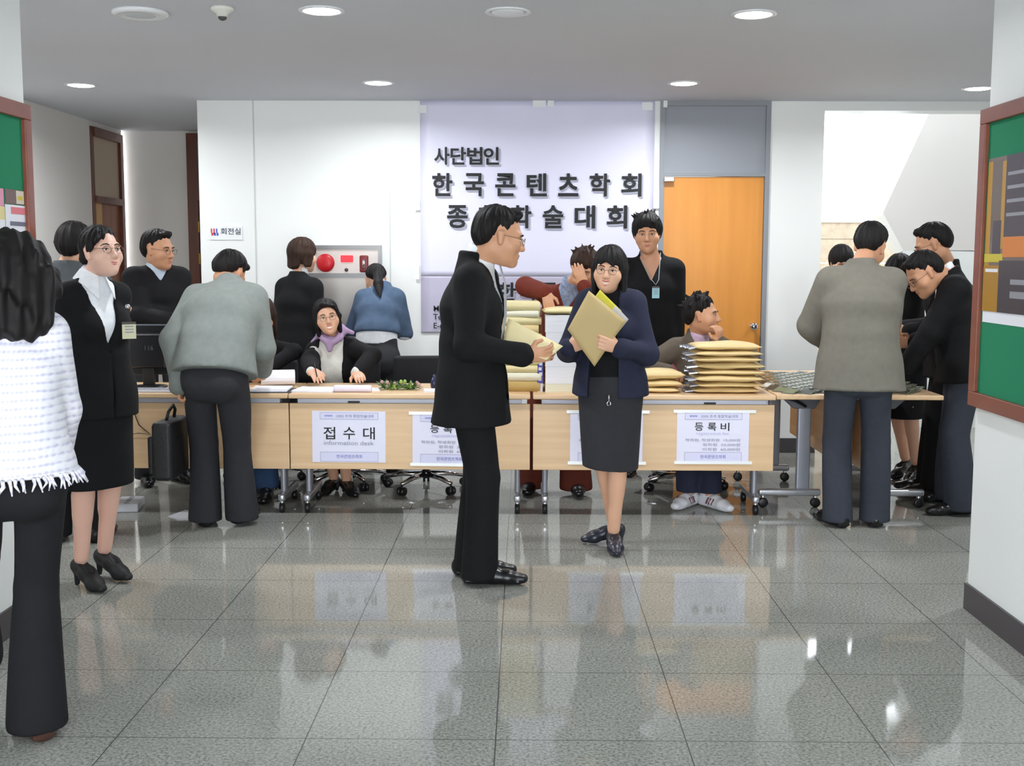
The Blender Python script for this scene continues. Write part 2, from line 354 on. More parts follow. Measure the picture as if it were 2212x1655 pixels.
def end_door():
    a, b = at(408, 400, YC)[0], BX0 - 0.01
    f = MB().box((a, YC - 0.06, 0), (a + 0.1, YC, 2.68)).box((a + 0.1, YC - 0.06, 2.6), (b + 0.01, YC, 2.68)).box((a + 0.1, YC - 0.06, 2.05), (b + 0.01, YC, 2.12))
    fr = struct(f.build('door_3', BROWNW)); fr['label'] = 'narrow sight of a dark brown door at the end of the corridor'
    MB().box((a + 0.1, YC - 0.03, 0), (b + 0.01, YC - 0.005, 2.05)).build('door_leaf', wood('dark_door_veneer', (104, 62, 44), (84, 48, 32), (14, 14, 1.5)), fr)
    for z in (1.75, 1.45, 0.3): MB().tube([(a + 0.1, YC - 0.065, z), (a + 0.1, YC - 0.065, z + 0.1)], 0.012, 8).build('hinge', mat('brass', (196, 160, 80), 0.3, 0.9), fr)
end_door()

# ------------------------------------------------------------------ ceiling fittings
def downlight(x, y, lit, label):
    r = 0.092
    rt = empty('ceiling_light', (x, y, CEIL)); tag(rt, label, 'ceiling light', 'round recessed downlights' if lit else None)
    MB().lathe([(r + 0.02, 0.0), (r + 0.02, -0.006), (r, -0.008), (r - 0.006, -0.002), (r - 0.008, 0.0)], (0, 0, 0), 32).build('trim_ring', mat('ring_white', (225, 226, 228), 0.4), rt, smooth=True)
    MB().lathe([(r - 0.006, -0.002), (r - 0.02, -0.010), (0.03, -0.016), (0.004, -0.017)], (0, 0, 0), 28).build('diffuser', LAMP if lit else LAMPD, rt, smooth=True)
    if lit:
        l = bpy.data.lights.new('downlight_glow', 'AREA'); l.shape = 'DISK'; l.size = 0.16; l.energy = 20; l.color = (0.94, 0.97, 1.0); l.spread = math.radians(165)
        o = bpy.data.objects.new('downlight_glow', l); C.objects.link(o); o.location = (x, y, CEIL - 0.03)
for px, py, where in ((175, 183, 'beside the corridor wall'), (817, 178, 'above the white wall near the banner'), (1477, 179, 'above the grey transom door'), (2113, 190, 'above the stair opening'),
                      (695, 22, 'between the smoke detector and the dim fitting'), (1628, 30, 'on the ceiling above the standing back-turned men at the badge table')):
    p = fl(px, py, CEIL); downlight(p[0], p[1], True, 'glowing round downlight %s' % where if len(where.split()) < 10 else 'glowing round downlight high above the badge table')
for x_, y_, w_ in ((-3.08, 5.8, 'added out of view on the corridor side'), (3.2, 5.8, 'added out of view on the stair side')): downlight(x_, y_, True, 'glowing round downlight %s' % w_)  # unseen lamps added to brighten the lobby, carrying on the downlight grid
p = fl(1097, 25, CEIL); downlight(p[0], p[1], False, 'unlit round ceiling fitting with a grey glass disc')
p = fl(303, 26, CEIL)
v = empty('ceiling_speaker', (p[0], p[1], CEIL)); tag(v, 'large round white ceiling speaker with a flat grille', 'speaker')
MB().lathe([(0.135, 0), (0.135, -0.01), (0.118, -0.022), (0.108, -0.018)], (0, 0, 0), 36).build('rim', mat('ring_white', (225, 226, 228), 0.4), v, smooth=True)
MB().lathe([(0.109, -0.012), (0.06, -0.02), (0.02, -0.024), (0.004, -0.024)], (0, 0, 0), 32).build('grille', mat('grille_grey', (196, 202, 204), 0.6), v, smooth=True)
p = fl(480, 16, CEIL)
v = empty('smoke_detector', (p[0], p[1], CEIL)); tag(v, 'small white conical smoke detector with a dark tip', 'smoke detector')
MB().lathe([(0.056, 0), (0.056, -0.012), (0.044, -0.022), (0.03, -0.03), (0.026, -0.045)], (0, 0, 0), 28).build('housing', mat('detector_cream', (214, 212, 204), 0.5), v, smooth=True)
MB().lathe([(0.022, -0.044), (0.018, -0.056), (0.006, -0.062)], (0, 0, 0), 16).build('sensor_tip', mat('dark_tip', (70, 68, 66), 0.5), v, smooth=True)

# ------------------------------------------------------------------ wall things
def sheet_mat(name, col, r=0.5): return mat(name, col, r)
def banner():
    y = YB - 0.006
    x0, x1 = at(908, 400, y)[0], at(1412, 400, y)[0]; zt = at(1150, 217, y)[2]; zm = at(920, 597, y)[2]; zb = at(920, 719, y)[2]
    rt = empty('banner', (x0, y, zb)); tag(rt, 'tall pale lilac conference banner with large black lettering taped on the white wall', 'banner')
    g = MB(); n = 14
    def wav(x, z): return -0.004 + 0.0014 * math.sin(3.1 * x + 2.0 * z) * math.sin(2.2 * z + 1)
    for za, zb_, name, m in ((zm, zt, 'banner_field', mat('lilac_vinyl', (227, 226, 247), 0.42, noise=(0.9, 0.035))), (zb, zm, 'banner_footer', mat('mauve_vinyl', (188, 183, 204), 0.42, noise=(1, 0.02)))):
        g = MB(); vs = []; fs = []; nx, nz = 24, 30
        for j in range(nz + 1):
            for i in range(nx + 1):
                x = (x1 - x0) * i / nx; z = za - zb + (zb_ - za) * j / nz; vs.append((x, wav(x, z), z))
        fs = [(j * (nx + 1) + i, j * (nx + 1) + i + 1, (j + 1) * (nx + 1) + i + 1, (j + 1) * (nx + 1) + i) for j in range(nz) for i in range(nx)]
        o = g.add(vs, fs).build(name, m, rt, smooth=True, flip=False)
        sm = o.modifiers.new('thick', 'SOLIDIFY'); sm.thickness = 0.0015; sm.offset = -1
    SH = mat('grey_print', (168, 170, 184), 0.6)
    def line(s, pa, pb, top, bot, name='lettering', sp=1.0):
        a = at(pa, bot, y); b = at(pb, top, y); h = b[2] - a[2]
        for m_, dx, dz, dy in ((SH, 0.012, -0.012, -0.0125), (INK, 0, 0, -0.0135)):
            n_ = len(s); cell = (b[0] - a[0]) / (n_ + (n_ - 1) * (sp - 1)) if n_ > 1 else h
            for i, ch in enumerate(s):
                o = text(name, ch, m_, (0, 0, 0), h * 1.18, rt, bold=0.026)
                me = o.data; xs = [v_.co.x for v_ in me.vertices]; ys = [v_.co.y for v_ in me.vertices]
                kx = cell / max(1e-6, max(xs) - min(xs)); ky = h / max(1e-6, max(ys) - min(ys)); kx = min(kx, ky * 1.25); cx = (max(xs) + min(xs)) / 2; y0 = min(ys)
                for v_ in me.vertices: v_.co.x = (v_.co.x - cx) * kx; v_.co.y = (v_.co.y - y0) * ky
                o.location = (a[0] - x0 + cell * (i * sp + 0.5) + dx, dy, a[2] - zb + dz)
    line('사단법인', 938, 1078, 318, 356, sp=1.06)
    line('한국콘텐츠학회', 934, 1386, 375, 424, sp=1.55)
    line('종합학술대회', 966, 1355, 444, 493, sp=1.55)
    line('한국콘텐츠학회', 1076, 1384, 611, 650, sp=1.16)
    for s_, yy in (('Main', 672), ('Tel', 690), ('E-mail', 709)):
        p = at(936, yy, y); text('small_lettering', s_, INK, (p[0] - x0, -0.0135, p[2] - zb), 0.062, rt, bold=0.01)
    tp = mat('clear_tape', (244, 246, 246), 0.12, spec=0.9)
    for px, py, w, h in ((912, 236, .07, .06), (1165, 225, .10, .05), (1190, 222, .05, .06), (1398, 230, .08, .06), (1437, 225, .03, .05), (902, 440, .04, .10), (902, 585, .03, .13), (1417, 432, .045, .13)):
        p = at(px, py, y); t = MB().box((-w / 2, -0.0022, -h / 2), (w / 2, -0.0015, h / 2)).build('tape', tp, rt); t.location = (p[0] - x0, -0.0125, p[2] - zb)
banner()

def hydrant():
    y = YB; x1 = at(826, 600, y)[0]; x0 = x1 - 0.66; z1 = at(750, 530, y)[2]; zm = at(750, 600, y)[2]; zb = 0.42
    rt = empty('fire_hydrant_cabinet', (x0, y, zb)); tag(rt, 'stainless steel fire hydrant cabinet with red bell set in the white wall', 'fire cabinet')
    def L(p): return np.array(p) - np.array([x0, y, zb])
    f = MB(); w = 0.03
    def bar(a, b): f.box(L((a[0], y - 0.022, a[1])), L((b[0], y, b[1])))
    bar((x0, z1 - w), (x1, z1)); bar((x0, zb), (x1, zb + w)); bar((x0, zb + w), (x0 + w, z1 - w)); bar((x1 - w, zb + w), (x1, z1 - w)); bar((x0 + w, zm), (x1 - w, zm + 0.035))
    f.build('frame', mat('dull_steel', (150, 150, 150), 0.35, 0.8), rt)
    MB().box(L((x0 + w, y - 0.01, zm + 0.035)), L((x1 - w, y, z1 - w))).build('control_panel', mat('warm_steel', (214, 204, 198), 0.4, 0.5), rt)
    d = MB().box(L((x0 + w, y - 0.014, zb + w)), L((x1 - w, y, zm))).build('cabinet_door', STEEL, rt)
    MB().box(L((x0 + 0.08, y - 0.035, 0.95)), L((x0 + 0.11, y - 0.014, 1.05))).build('handle', CHROME, d)
    def disc(px, py, prof, name, m):
        p = L(at(px, py, y - 0.02)); return MB().lathe(prof, (p[0], -0.01, p[2]), 28, 'Y').build(name, m, rt, smooth=True)
    disc(703, 568, [(0.07, 0), (0.07, -0.012), (0.06, -0.022), (0.02, -0.026), (0.004, -0.026)], 'alarm_bell', RED)
    disc(748, 583, [(0.014, 0), (0.014, -0.01), (0.004, -0.012)], 'push_button', mat('dark_button', (80, 50, 60), 0.4))
    p = L(at(750, 559, y)); MB().box((p[0] - 0.048, -0.022, p[2] - 0.026), (p[0] + 0.048, -0.01, p[2] + 0.026)).build('lit_sign', mat('red_glow', (255, 40, 50), 0.4, emit=((255, 36, 46), 1.3)), rt, bevel=0.005)
    p = L(at(787, 570, y)); MB().box((p[0] - 0.034, -0.03, p[2] - 0.065), (p[0] + 0.034, -0.01, p[2] + 0.065)).build('call_box', mat('dark_red', (120, 30, 36), 0.35), rt, bevel=0.015)
    MB().tube([(p[0], -0.034, p[2] - 0.03), (p[0], -0.034, p[2] + 0.03)], 0.012, 10).build('call_lever', CHROME, rt, smooth=True)
hydrant()

def wall_sign():
    a, b = at(452, 518, YB), at(523, 488, YB)
    rt = empty('room_sign', (a[0], YB, a[2])); tag(rt, 'small white room sign with a red and blue mark on the white wall', 'sign')
    w, h = b[0] - a[0], b[2] - a[2]
    MB().box((0, -0.006, 0), (w, 0, h)).build('plate', mat('sign_white', (238, 240, 240), 0.4), rt)
    text('lettering', '회전실', mat('navy_ink', (70, 74, 96), 0.6), (w * 0.36, -0.0075, h * 0.42), h * 0.5, rt, bold=0.01, width=w * 0.6)
    g = MB(); g.cur = 0
    for k in range(3): g.cur = 0 if k < 2 else 1; g.box((0.016 + k * 0.02, -0.008, h * (0.5 - 0.1 * (k % 2))), (0.026 + k * 0.02, -0.0055, h * 0.8)); g.cur = 1 if k else 0; g.box((0.02 + k * 0.02, -0.008, h * 0.3), (0.034 + k * 0.02, -0.0055, h * 0.5))
    g.build('mark', [mat('sign_red', (214, 60, 70), 0.5), mat('sign_blue', (70, 90, 190), 0.5)], rt)
wall_sign()

def notice_board(X, sgn, y0, y1, z0, z1, label):
    """board lying on the plane x = X, facing sgn"""
    t = 0.03 * sgn; rt = empty('notice_board', (X, y1, z0)); tag(rt, label, 'notice board')
    w = 0.062
    def B(g, ya, yb, za, zb, d0, d1):
        a, b = sorted((d0 * sgn, d1 * sgn)); g.box((a, ya - y1, za - z0), (b, yb - y1, zb - z0))
    f = MB(); B(f, y0, y1, z0, z0 + w, 0, 0.034); B(f, y0, y1, z1 - w, z1, 0, 0.034); B(f, y0, y0 + w, z0 + w, z1 - w, 0, 0.034); B(f, y1 - w, y1, z0 + w, z1 - w, 0, 0.034)
    f.build('frame', BOARDW, rt, bevel=0.004)
    g = MB(); B(g, y0 + w, y1 - w, z0 + w, z1 - w, 0, 0.016); g.build('felt_panel', GREENF, rt)
    return rt
zt, zb_ = atx(2113, 240, XR - 0.03)[2], atx(2095, 876, XR - 0.03)[2]
notice_board(XR, -1, 2.7, atx(2105, 560, XR - 0.03)[1], zb_, zt, 'green felt notice board in a brown frame on the white wall beside the badge table')
notice_board(XL, 1, 2.7, atx(68, 300, XL + 0.03)[1], zb_, zt, 'green felt notice board in a brown frame behind the woman in the white jacket')

def poster(name, X, sgn, ya, yb, z0, z1, cols, rects, label, cat):
    """sheet on plane x = X; ya is the far edge, yb the near edge; rects in 0-1 sheet coordinates (u from far edge, v up)"""
    g = MB(); d = 0.0015
    def R(u0, u1, v0, v1, lift):
        a, b = sorted((X + sgn * (lift), X + sgn * (lift + d))); yy = sorted((ya + (yb - ya) * u0, ya + (yb - ya) * u1)); g.box((a, yy[0], z0 + (z1 - z0) * v0), (b, yy[1], z0 + (z1 - z0) * v1))
    g.cur = 0; R(0, 1, 0, 1, 0)
    for k, (ci, u0, u1, v0, v1) in enumerate(rects): g.cur = ci; R(u0, u1, v0, v1, d * (1 + 0.12 * (k + 1)))
    b = np.array([X, ya, z0]); o = g.build(name, cols, base=b); o.location = b
    return tag(o, label, cat)
pz1, pz0 = atx(2142, 345, XR)[2], atx(2138, 696, XR)[2]
pc = [PAPER] + [mat('print_%d' % i, c, 0.3) for i, c in enumerate(((120, 104, 92), (190, 140, 30), (66, 60, 62), (206, 190, 40), (222, 130, 40), (176, 128, 24), (110, 96, 82), (150, 150, 156), (236, 236, 240)))]
poster('poster', XR - 0.0165, -1, atx(2140, 500, XR)[1], 3.95, pz0, pz1, pc,
       [(1, 0, 0.5, 0.07, 1), (2, 0.0, 0.05, 0.35, 0.98), (7, 0.05, 0.16, 0.5, 0.98), (2, 0.16, 0.2, 0.45, 0.97), (3, 0.08, 0.17, 0.42, 0.62), (3, 0.2, 1, 0.4, 1), (8, 0.22, 0.45, 0.88, 0.9), (8, 0.22, 0.45, 0.8, 0.82), (8, 0.22, 0.45, 0.72, 0.74), (8, 0.22, 0.45, 0.64, 0.66),
        (4, 0, 0.2, 0.37, 0.42), (5, 0.2, 0.55, 0.4, 0.52), (6, 0.0, 0.17, 0.07, 0.35), (9, 0.02, 0.16, 0.31, 0.33), (3, 0.17, 1, 0.07, 0.38), (8, 0.3, 0.8, 0.16, 0.2), (8, 0.3, 0.7, 0.24, 0.27)],
       'glossy ochre and dark poster with a white lower margin pinned on the green board', 'poster')
lp = [mat('notice_white', (236, 236, 244), 0.5), mat('notice_red', (226, 120, 130), 0.5), mat('notice_ink', (110, 110, 130), 0.5)]
ny = atx(70, 480, XL)[1]
poster('notice', XL + 0.0165, 1, ny - 0.04, ny - 0.29, atx(60, 590, XL)[2], atx(60, 447, XL)[2], lp, [(1, 0.3, 0.8, 0.87, 0.97), (2, 0.12, 0.24, 0.86, 0.96), (2, 0.2, 0.85, 0.7, 0.76), (2, 0.2, 0.9, 0.5, 0.56), (2, 0.2, 0.5, 0.4, 0.45), (2, 0.1, 0.3, 0.24, 0.3)],
       'white printed notice with a red heading pinned on the green board', 'notice')
poster('leaflet', XL + 0.0165, 1, ny - 0.03, ny - 0.285, atx(60, 446, XL)[2] + 0.001, atx(60, 415, XL)[2], [mat('leaflet_brown', (112, 84, 80), 0.4), mat('leaflet_cream', (214, 204, 186), 0.4), mat('leaflet_yellow', (206, 186, 50), 0.4)],
       [(1, 0.35, 0.62, 0.05, 0.95), (2, 0.4, 0.58, 0.3, 0.6)], 'brown leaflet with a cream and yellow flower above the white notice', 'leaflet')
poster('flyer', XL + 0.0165, 1, ny - 0.3, ny - 0.55, atx(30, 520, XL)[2], atx(30, 412, XL)[2], [mat('flyer_pink', (226, 150, 176), 0.5), mat('flyer_cream', (230, 214, 150), 0.5), PAPER], [(2, 0, 1, 0, 0.4), (1, 0, 1, 0.4, 0.65)], 'pink topped flyer pinned next to the white notice', 'flyer')

# ------------------------------------------------------------------ smooth solids from blended round shapes
class Solid:
    """blended elliptical capsules sampled on a rectilinear grid and skinned with a surface net"""
    def __init__(s): s.p = []; s.cuts = []; s.fine = []; s.wave = None
    def cap(s, p0, p1, r0, r1=None, side=None, k=0.02, sub=False):
        r1 = r0 if r1 is None else r1
        s.p.append((np.array(p0, float), np.array(p1, float), r0 if isinstance(r0, tuple) else (r0, r0), r1 if isinstance(r1, tuple) else (r1, r1), None if side is None else np.array(side, float), k, sub, None)); return s
    def ell(s, c, r, R, k=0.02, sub=False):
        """ellipsoid, radii along the columns of R"""
        s.p.append((np.array(c, float), np.array(c, float), (max(r), max(r)), (max(r), max(r)), None, k, sub, (np.array(r, float), np.array(R, float)))); return s
    def cut(s, fn): s.cuts.append(fn); return s
    def mesh(s, h=0.008, hf=None):
        lo = np.full(3, 1e9); hi = -lo
        for p0, p1, r0, r1, side, k, sub, el in s.p:
            if sub: continue
            if el is not None:
                e = np.abs(el[1]) @ el[0]; lo = np.minimum(lo, p0 - e); hi = np.maximum(hi, p0 + e); continue
            for p, r in ((p0, max(r0)), (p1, max(r1))): lo = np.minimum(lo, p - r); hi = np.maximum(hi, p + r)
        lo -= 3 * h; hi += 3 * h
        ax = []
        for a in range(3):
            x = lo[a]; L = [x]
            while x < hi[a]:
                st = h
                if hf:
                    for c, r, f in s.fine:
                        if abs(x - c[a]) < r or (x < c[a] - r < x + h): st = min(st, f)
                x += st; L.append(x)
            ax.append(np.array(L))
        F = np.full([len(a) for a in ax], 0.06, np.float32)
        for p0, p1, r0, r1, side, k, sub, el in s.p:
            m = 0.06
            if el is not None: e = np.abs(el[1]) @ el[0]; a0, a1 = p0 - e - m, p0 + e + m
            else: R0, R1 = max(r0), max(r1); a0, a1 = np.minimum(p0 - R0, p1 - R1) - m, np.maximum(p0 + R0, p1 + R1) + m
            sl = [slice(max(0, np.searchsorted(ax[i], a0[i])), np.searchsorted(ax[i], a1[i])) for i in range(3)]
            if any(q.stop <= q.start for q in sl): continue
            X = ax[0][sl[0]][:, None, None].astype(np.float32); Y = ax[1][sl[1]][None, :, None].astype(np.float32); Z = ax[2][sl[2]][None, None, :].astype(np.float32)
            x, y, z = X - p0[0], Y - p0[1], Z - p0[2]
            if el is not None:
                r, R = el
                u, v, w = [(x * R[0, i] + y * R[1, i] + z * R[2, i]) / r[i] for i in range(3)]
                k0 = np.sqrt(u * u + v * v + w * w) + 1e-6; k1 = np.sqrt((u / r[0]) ** 2 + (v / r[1]) ** 2 + (w / r[2]) ** 2) + 1e-6
                d = k0 * (k0 - 1) / k1
            else:
                ad = p1 - p0; L2 = float(ad @ ad)
                t = np.clip((x * ad[0] + y * ad[1] + z * ad[2]) / L2, 0, 1) if L2 > 1e-10 else np.float32(0) * x
                qx, qy, qz = x - t * ad[0], y - t * ad[1], z - t * ad[2]
                if side is None or (r0[0] == r0[1] and r1[0] == r1[1]):
                    d = np.sqrt(qx * qx + qy * qy + qz * qz) - (r0[0] + (r1[0] - r0[0]) * t)
                else:
                    an = ad / math.sqrt(L2) if L2 > 1e-10 else np.array([0, 0, 1.0])
                    sd = side - an * (side @ an); sd /= np.linalg.norm(sd) + 1e-9; fd = np.cross(an, sd)
                    A = r0[0] + (r1[0] - r0[0]) * t; Bq = r0[1] + (r1[1] - r0[1]) * t; Cq = np.minimum(A, Bq)
                    u = (qx * sd[0] + qy * sd[1] + qz * sd[2]) / A; v = (qx * fd[0] + qy * fd[1] + qz * fd[2]) / Bq; w = (qx * an[0] + qy * an[1] + qz * an[2]) / Cq
                    k0 = np.sqrt(u * u + v * v + w * w) + 1e-6; k1 = np.sqrt((u / A) ** 2 + (v / Bq) ** 2 + (w / Cq) ** 2) + 1e-6
                    d = k0 * (k0 - 1) / k1
            G = F[sl[0], sl[1], sl[2]]
            if sub:
                hh = np.clip(0.5 - 0.5 * (G + d) / k, 0, 1); F[sl[0], sl[1], sl[2]] = G + (-d - G) * hh + k * hh * (1 - hh)
            else:
                hh = np.clip(0.5 + 0.5 * (G - d) / k, 0, 1); F[sl[0], sl[1], sl[2]] = G + (d - G) * hh - k * hh * (1 - hh)
        X = ax[0][:, None, None].astype(np.float32); Y = ax[1][None, :, None].astype(np.float32); Z = ax[2][None, None, :].astype(np.float32)
        if s.wave: F += s.wave(X, Y, Z)
        for fn in s.cuts: F = np.maximum(F, fn(X, Y, Z))
        F[[0, -1]] = 0.05; F[:, [0, -1]] = 0.05; F[:, :, [0, -1]] = 0.05
        return net(F, ax)
def net(F, ax):
    I = F < 0
    n = np.zeros([q - 1 for q in F.shape], np.int8)
    off = [(i, j, k) for i in (0, 1) for j in (0, 1) for k in (0, 1)]
    def sub(A, o): return A[o[0]:A.shape[0] - 1 + o[0], o[1]:A.shape[1] - 1 + o[1], o[2]:A.shape[2] - 1 + o[2]]
    for o in off: n += sub(I, o)
    act = (n > 0) & (n < 8); ci = np.argwhere(act)
    if len(ci) == 0: return np.zeros((0, 3)), np.zeros((0, 4), int)
    idx = np.full(n.shape, -1, np.int32); idx[act] = np.arange(len(ci))
    val = {o: F[ci[:, 0] + o[0], ci[:, 1] + o[1], ci[:, 2] + o[2]] for o in off}
    acc = np.zeros((len(ci), 3)); cnt = np.zeros(len(ci))
    for o in off:
        for a in range(3):
            if o[a]: continue
            o2 = list(o); o2[a] = 1; o2 = tuple(o2); v0, v1 = val[o], val[o2]; x = (v0 < 0) != (v1 < 0)
            t = np.where(x, v0 / np.where(x, v0 - v1, 1), 0)
            for b in range(3): acc[:, b] += np.where(x, t if b == a else o[b], 0)
            cnt += x
    acc /= cnt[:, None]; V = np.zeros_like(acc)
    for a in range(3): x0 = ax[a][ci[:, a]]; V[:, a] = x0 + acc[:, a] * (ax[a][ci[:, a] + 1] - x0)
    Q = []
    for a in range(3):
        b, c = (a + 1) % 3, (a + 2) % 3
        s0 = [slice(1, -1)] * 3; s0[a] = slice(0, -1); s1 = list(s0); s1[a] = slice(1, None)
        A, B = I[tuple(s0)], I[tuple(s1)]; e = np.argwhere(A != B)
        if len(e) == 0: continue
        fl_ = A[e[:, 0], e[:, 1], e[:, 2]]
        g = e.copy(); g[:, b] += 1; g[:, c] += 1
        def cell(db, dc):
            q = g.copy(); q[:, b] -= db; q[:, c] -= dc; return idx[q[:, 0], q[:, 1], q[:, 2]]
        q = np.stack([cell(1, 1), cell(0, 1), cell(0, 0), cell(1, 0)], 1)
        q[~fl_] = q[~fl_][:, ::-1]; Q.append(q)
    Q = np.concatenate(Q); Q = Q[(Q >= 0).all(1)]
    # one light smoothing pass
    for _ in range(2):
        S = np.zeros_like(V); N = np.zeros(len(V))
        for i in range(4):
            np.add.at(S, Q[:, i], V[Q[:, (i + 1) % 4]]); np.add.at(N, Q[:, i], 1)
        V = V * 0.55 + 0.45 * S / np.maximum(N, 1)[:, None]
    return V, Q
def mesh_obj(name, VQ, m, parent=None, base=None):
    V, Q = VQ; V = V if base is None else V - base
    me = bpy.data.meshes.new(name); me.vertices.add(len(V)); me.vertices.foreach_set('co', V.astype(np.float32).ravel())
    me.loops.add(len(Q) * 4); me.loops.foreach_set('vertex_index', Q.astype(np.int32).ravel())
    me.polygons.add(len(Q)); me.polygons.foreach_set('loop_start', np.arange(0, len(Q) * 4, 4, dtype=np.int32)); me.polygons.foreach_set('use_smooth', np.ones(len(Q), bool))
    me.update(calc_edges=True); me.validate(); me.materials.append(m)
    o = bpy.data.objects.new(name, me); C.objects.link(o)
    if parent is not None: o.parent = parent
    return o
def folds(amp, f=1.0, seed=0):
    r = np.random.RandomState(seed); K = r.uniform(-26, 26, (5, 3)) * f; K[:, 2] *= 0.55; ph = r.uniform(0, 6.28, 5)
    def fn(X, Y, Z):
        w = 0
        for k, p in zip(K, ph): w = w + np.sin(k[0] * X + k[1] * Y + k[2] * Z + p)
        return (amp / 2.2) * w
    return fn
def strands(c, amp, seed=0, n=34):
    """fine grooves running away from the crown"""
    r = np.random.RandomState(seed); ph = r.uniform(0, 6.28, 3)
    def fn(X, Y, Z):
        a = np.arctan2(Y - c[1], X - c[0]); z = Z - c[2]
        return amp * (np.sin(n * a + 9 * z + ph[0]) * 0.6 + np.sin(n * 0.43 * a - 16 * z + ph[1]) * 0.7 + 0.5 * np.sin(31 * z + 7 * a + ph[2]))
    return fn
def unit(v): v = np.array(v, float); return v / (np.linalg.norm(v) + 1e-12)
def ik(a, t, l1, l2, hint):
    d = t - a; L = np.linalg.norm(d); Lm = (l1 + l2) * 0.998
    if L > Lm: t = a + d / L * Lm; d = t - a; L = Lm
    L = max(L, abs(l1 - l2) + 0.02); u = unit(d); x = (L * L + l1 * l1 - l2 * l2) / (2 * L); y = math.sqrt(max(0, l1 * l1 - x * x))
    h = np.array(hint, float); h = h - u * (h @ u)
    return a + u * x + unit(h) * y, t

SKIN = mat('skin', (222, 172, 142), 0.5, noise=(9, 0.03)); SKIN2 = mat('skin_tan', (204, 150, 116), 0.5, noise=(9, 0.03))
HAIR = mat('black_hair', (24, 21, 21), 0.62, spec=0.22); HAIRB = mat('brown_hair', (54, 36, 28), 0.62, spec=0.22)
EYEW = mat('eye_white', (226, 222, 216), 0.25); IRIS = mat('dark_iris', (28, 18, 14), 0.2); LIPS = mat('lips', (190, 96, 92), 0.45); TEETH = mat('teeth', (240, 236, 226), 0.3)
LIPM = mat('pale_lips', (186, 116, 100), 0.5)
BROW = mat('brow', (44, 32, 28), 0.8); LEATHER = mat('black_leather', (18, 18, 20), 0.28)
GLS = mat('spectacle_frame', (120, 104, 98), 0.25, 0.8)

def head_axes(yaw, pitch, roll):
    y, p, r = map(math.radians, (yaw, pitch, roll))
    f0 = np.array([math.sin(y), math.cos(y), 0]); s0 = np.array([math.cos(y), -math.sin(y), 0]); u0 = np.array([0, 0, 1.0])
    f = f0 * math.cos(p) + u0 * math.sin(p); u = -f0 * math.sin(p) + u0 * math.cos(p)
    s = s0 * math.cos(r) - u * math.sin(r); u = u * math.cos(r) + s0 * math.sin(r)
    return np.stack([s, f, u], 1)      # columns: to the person's right, forward, up

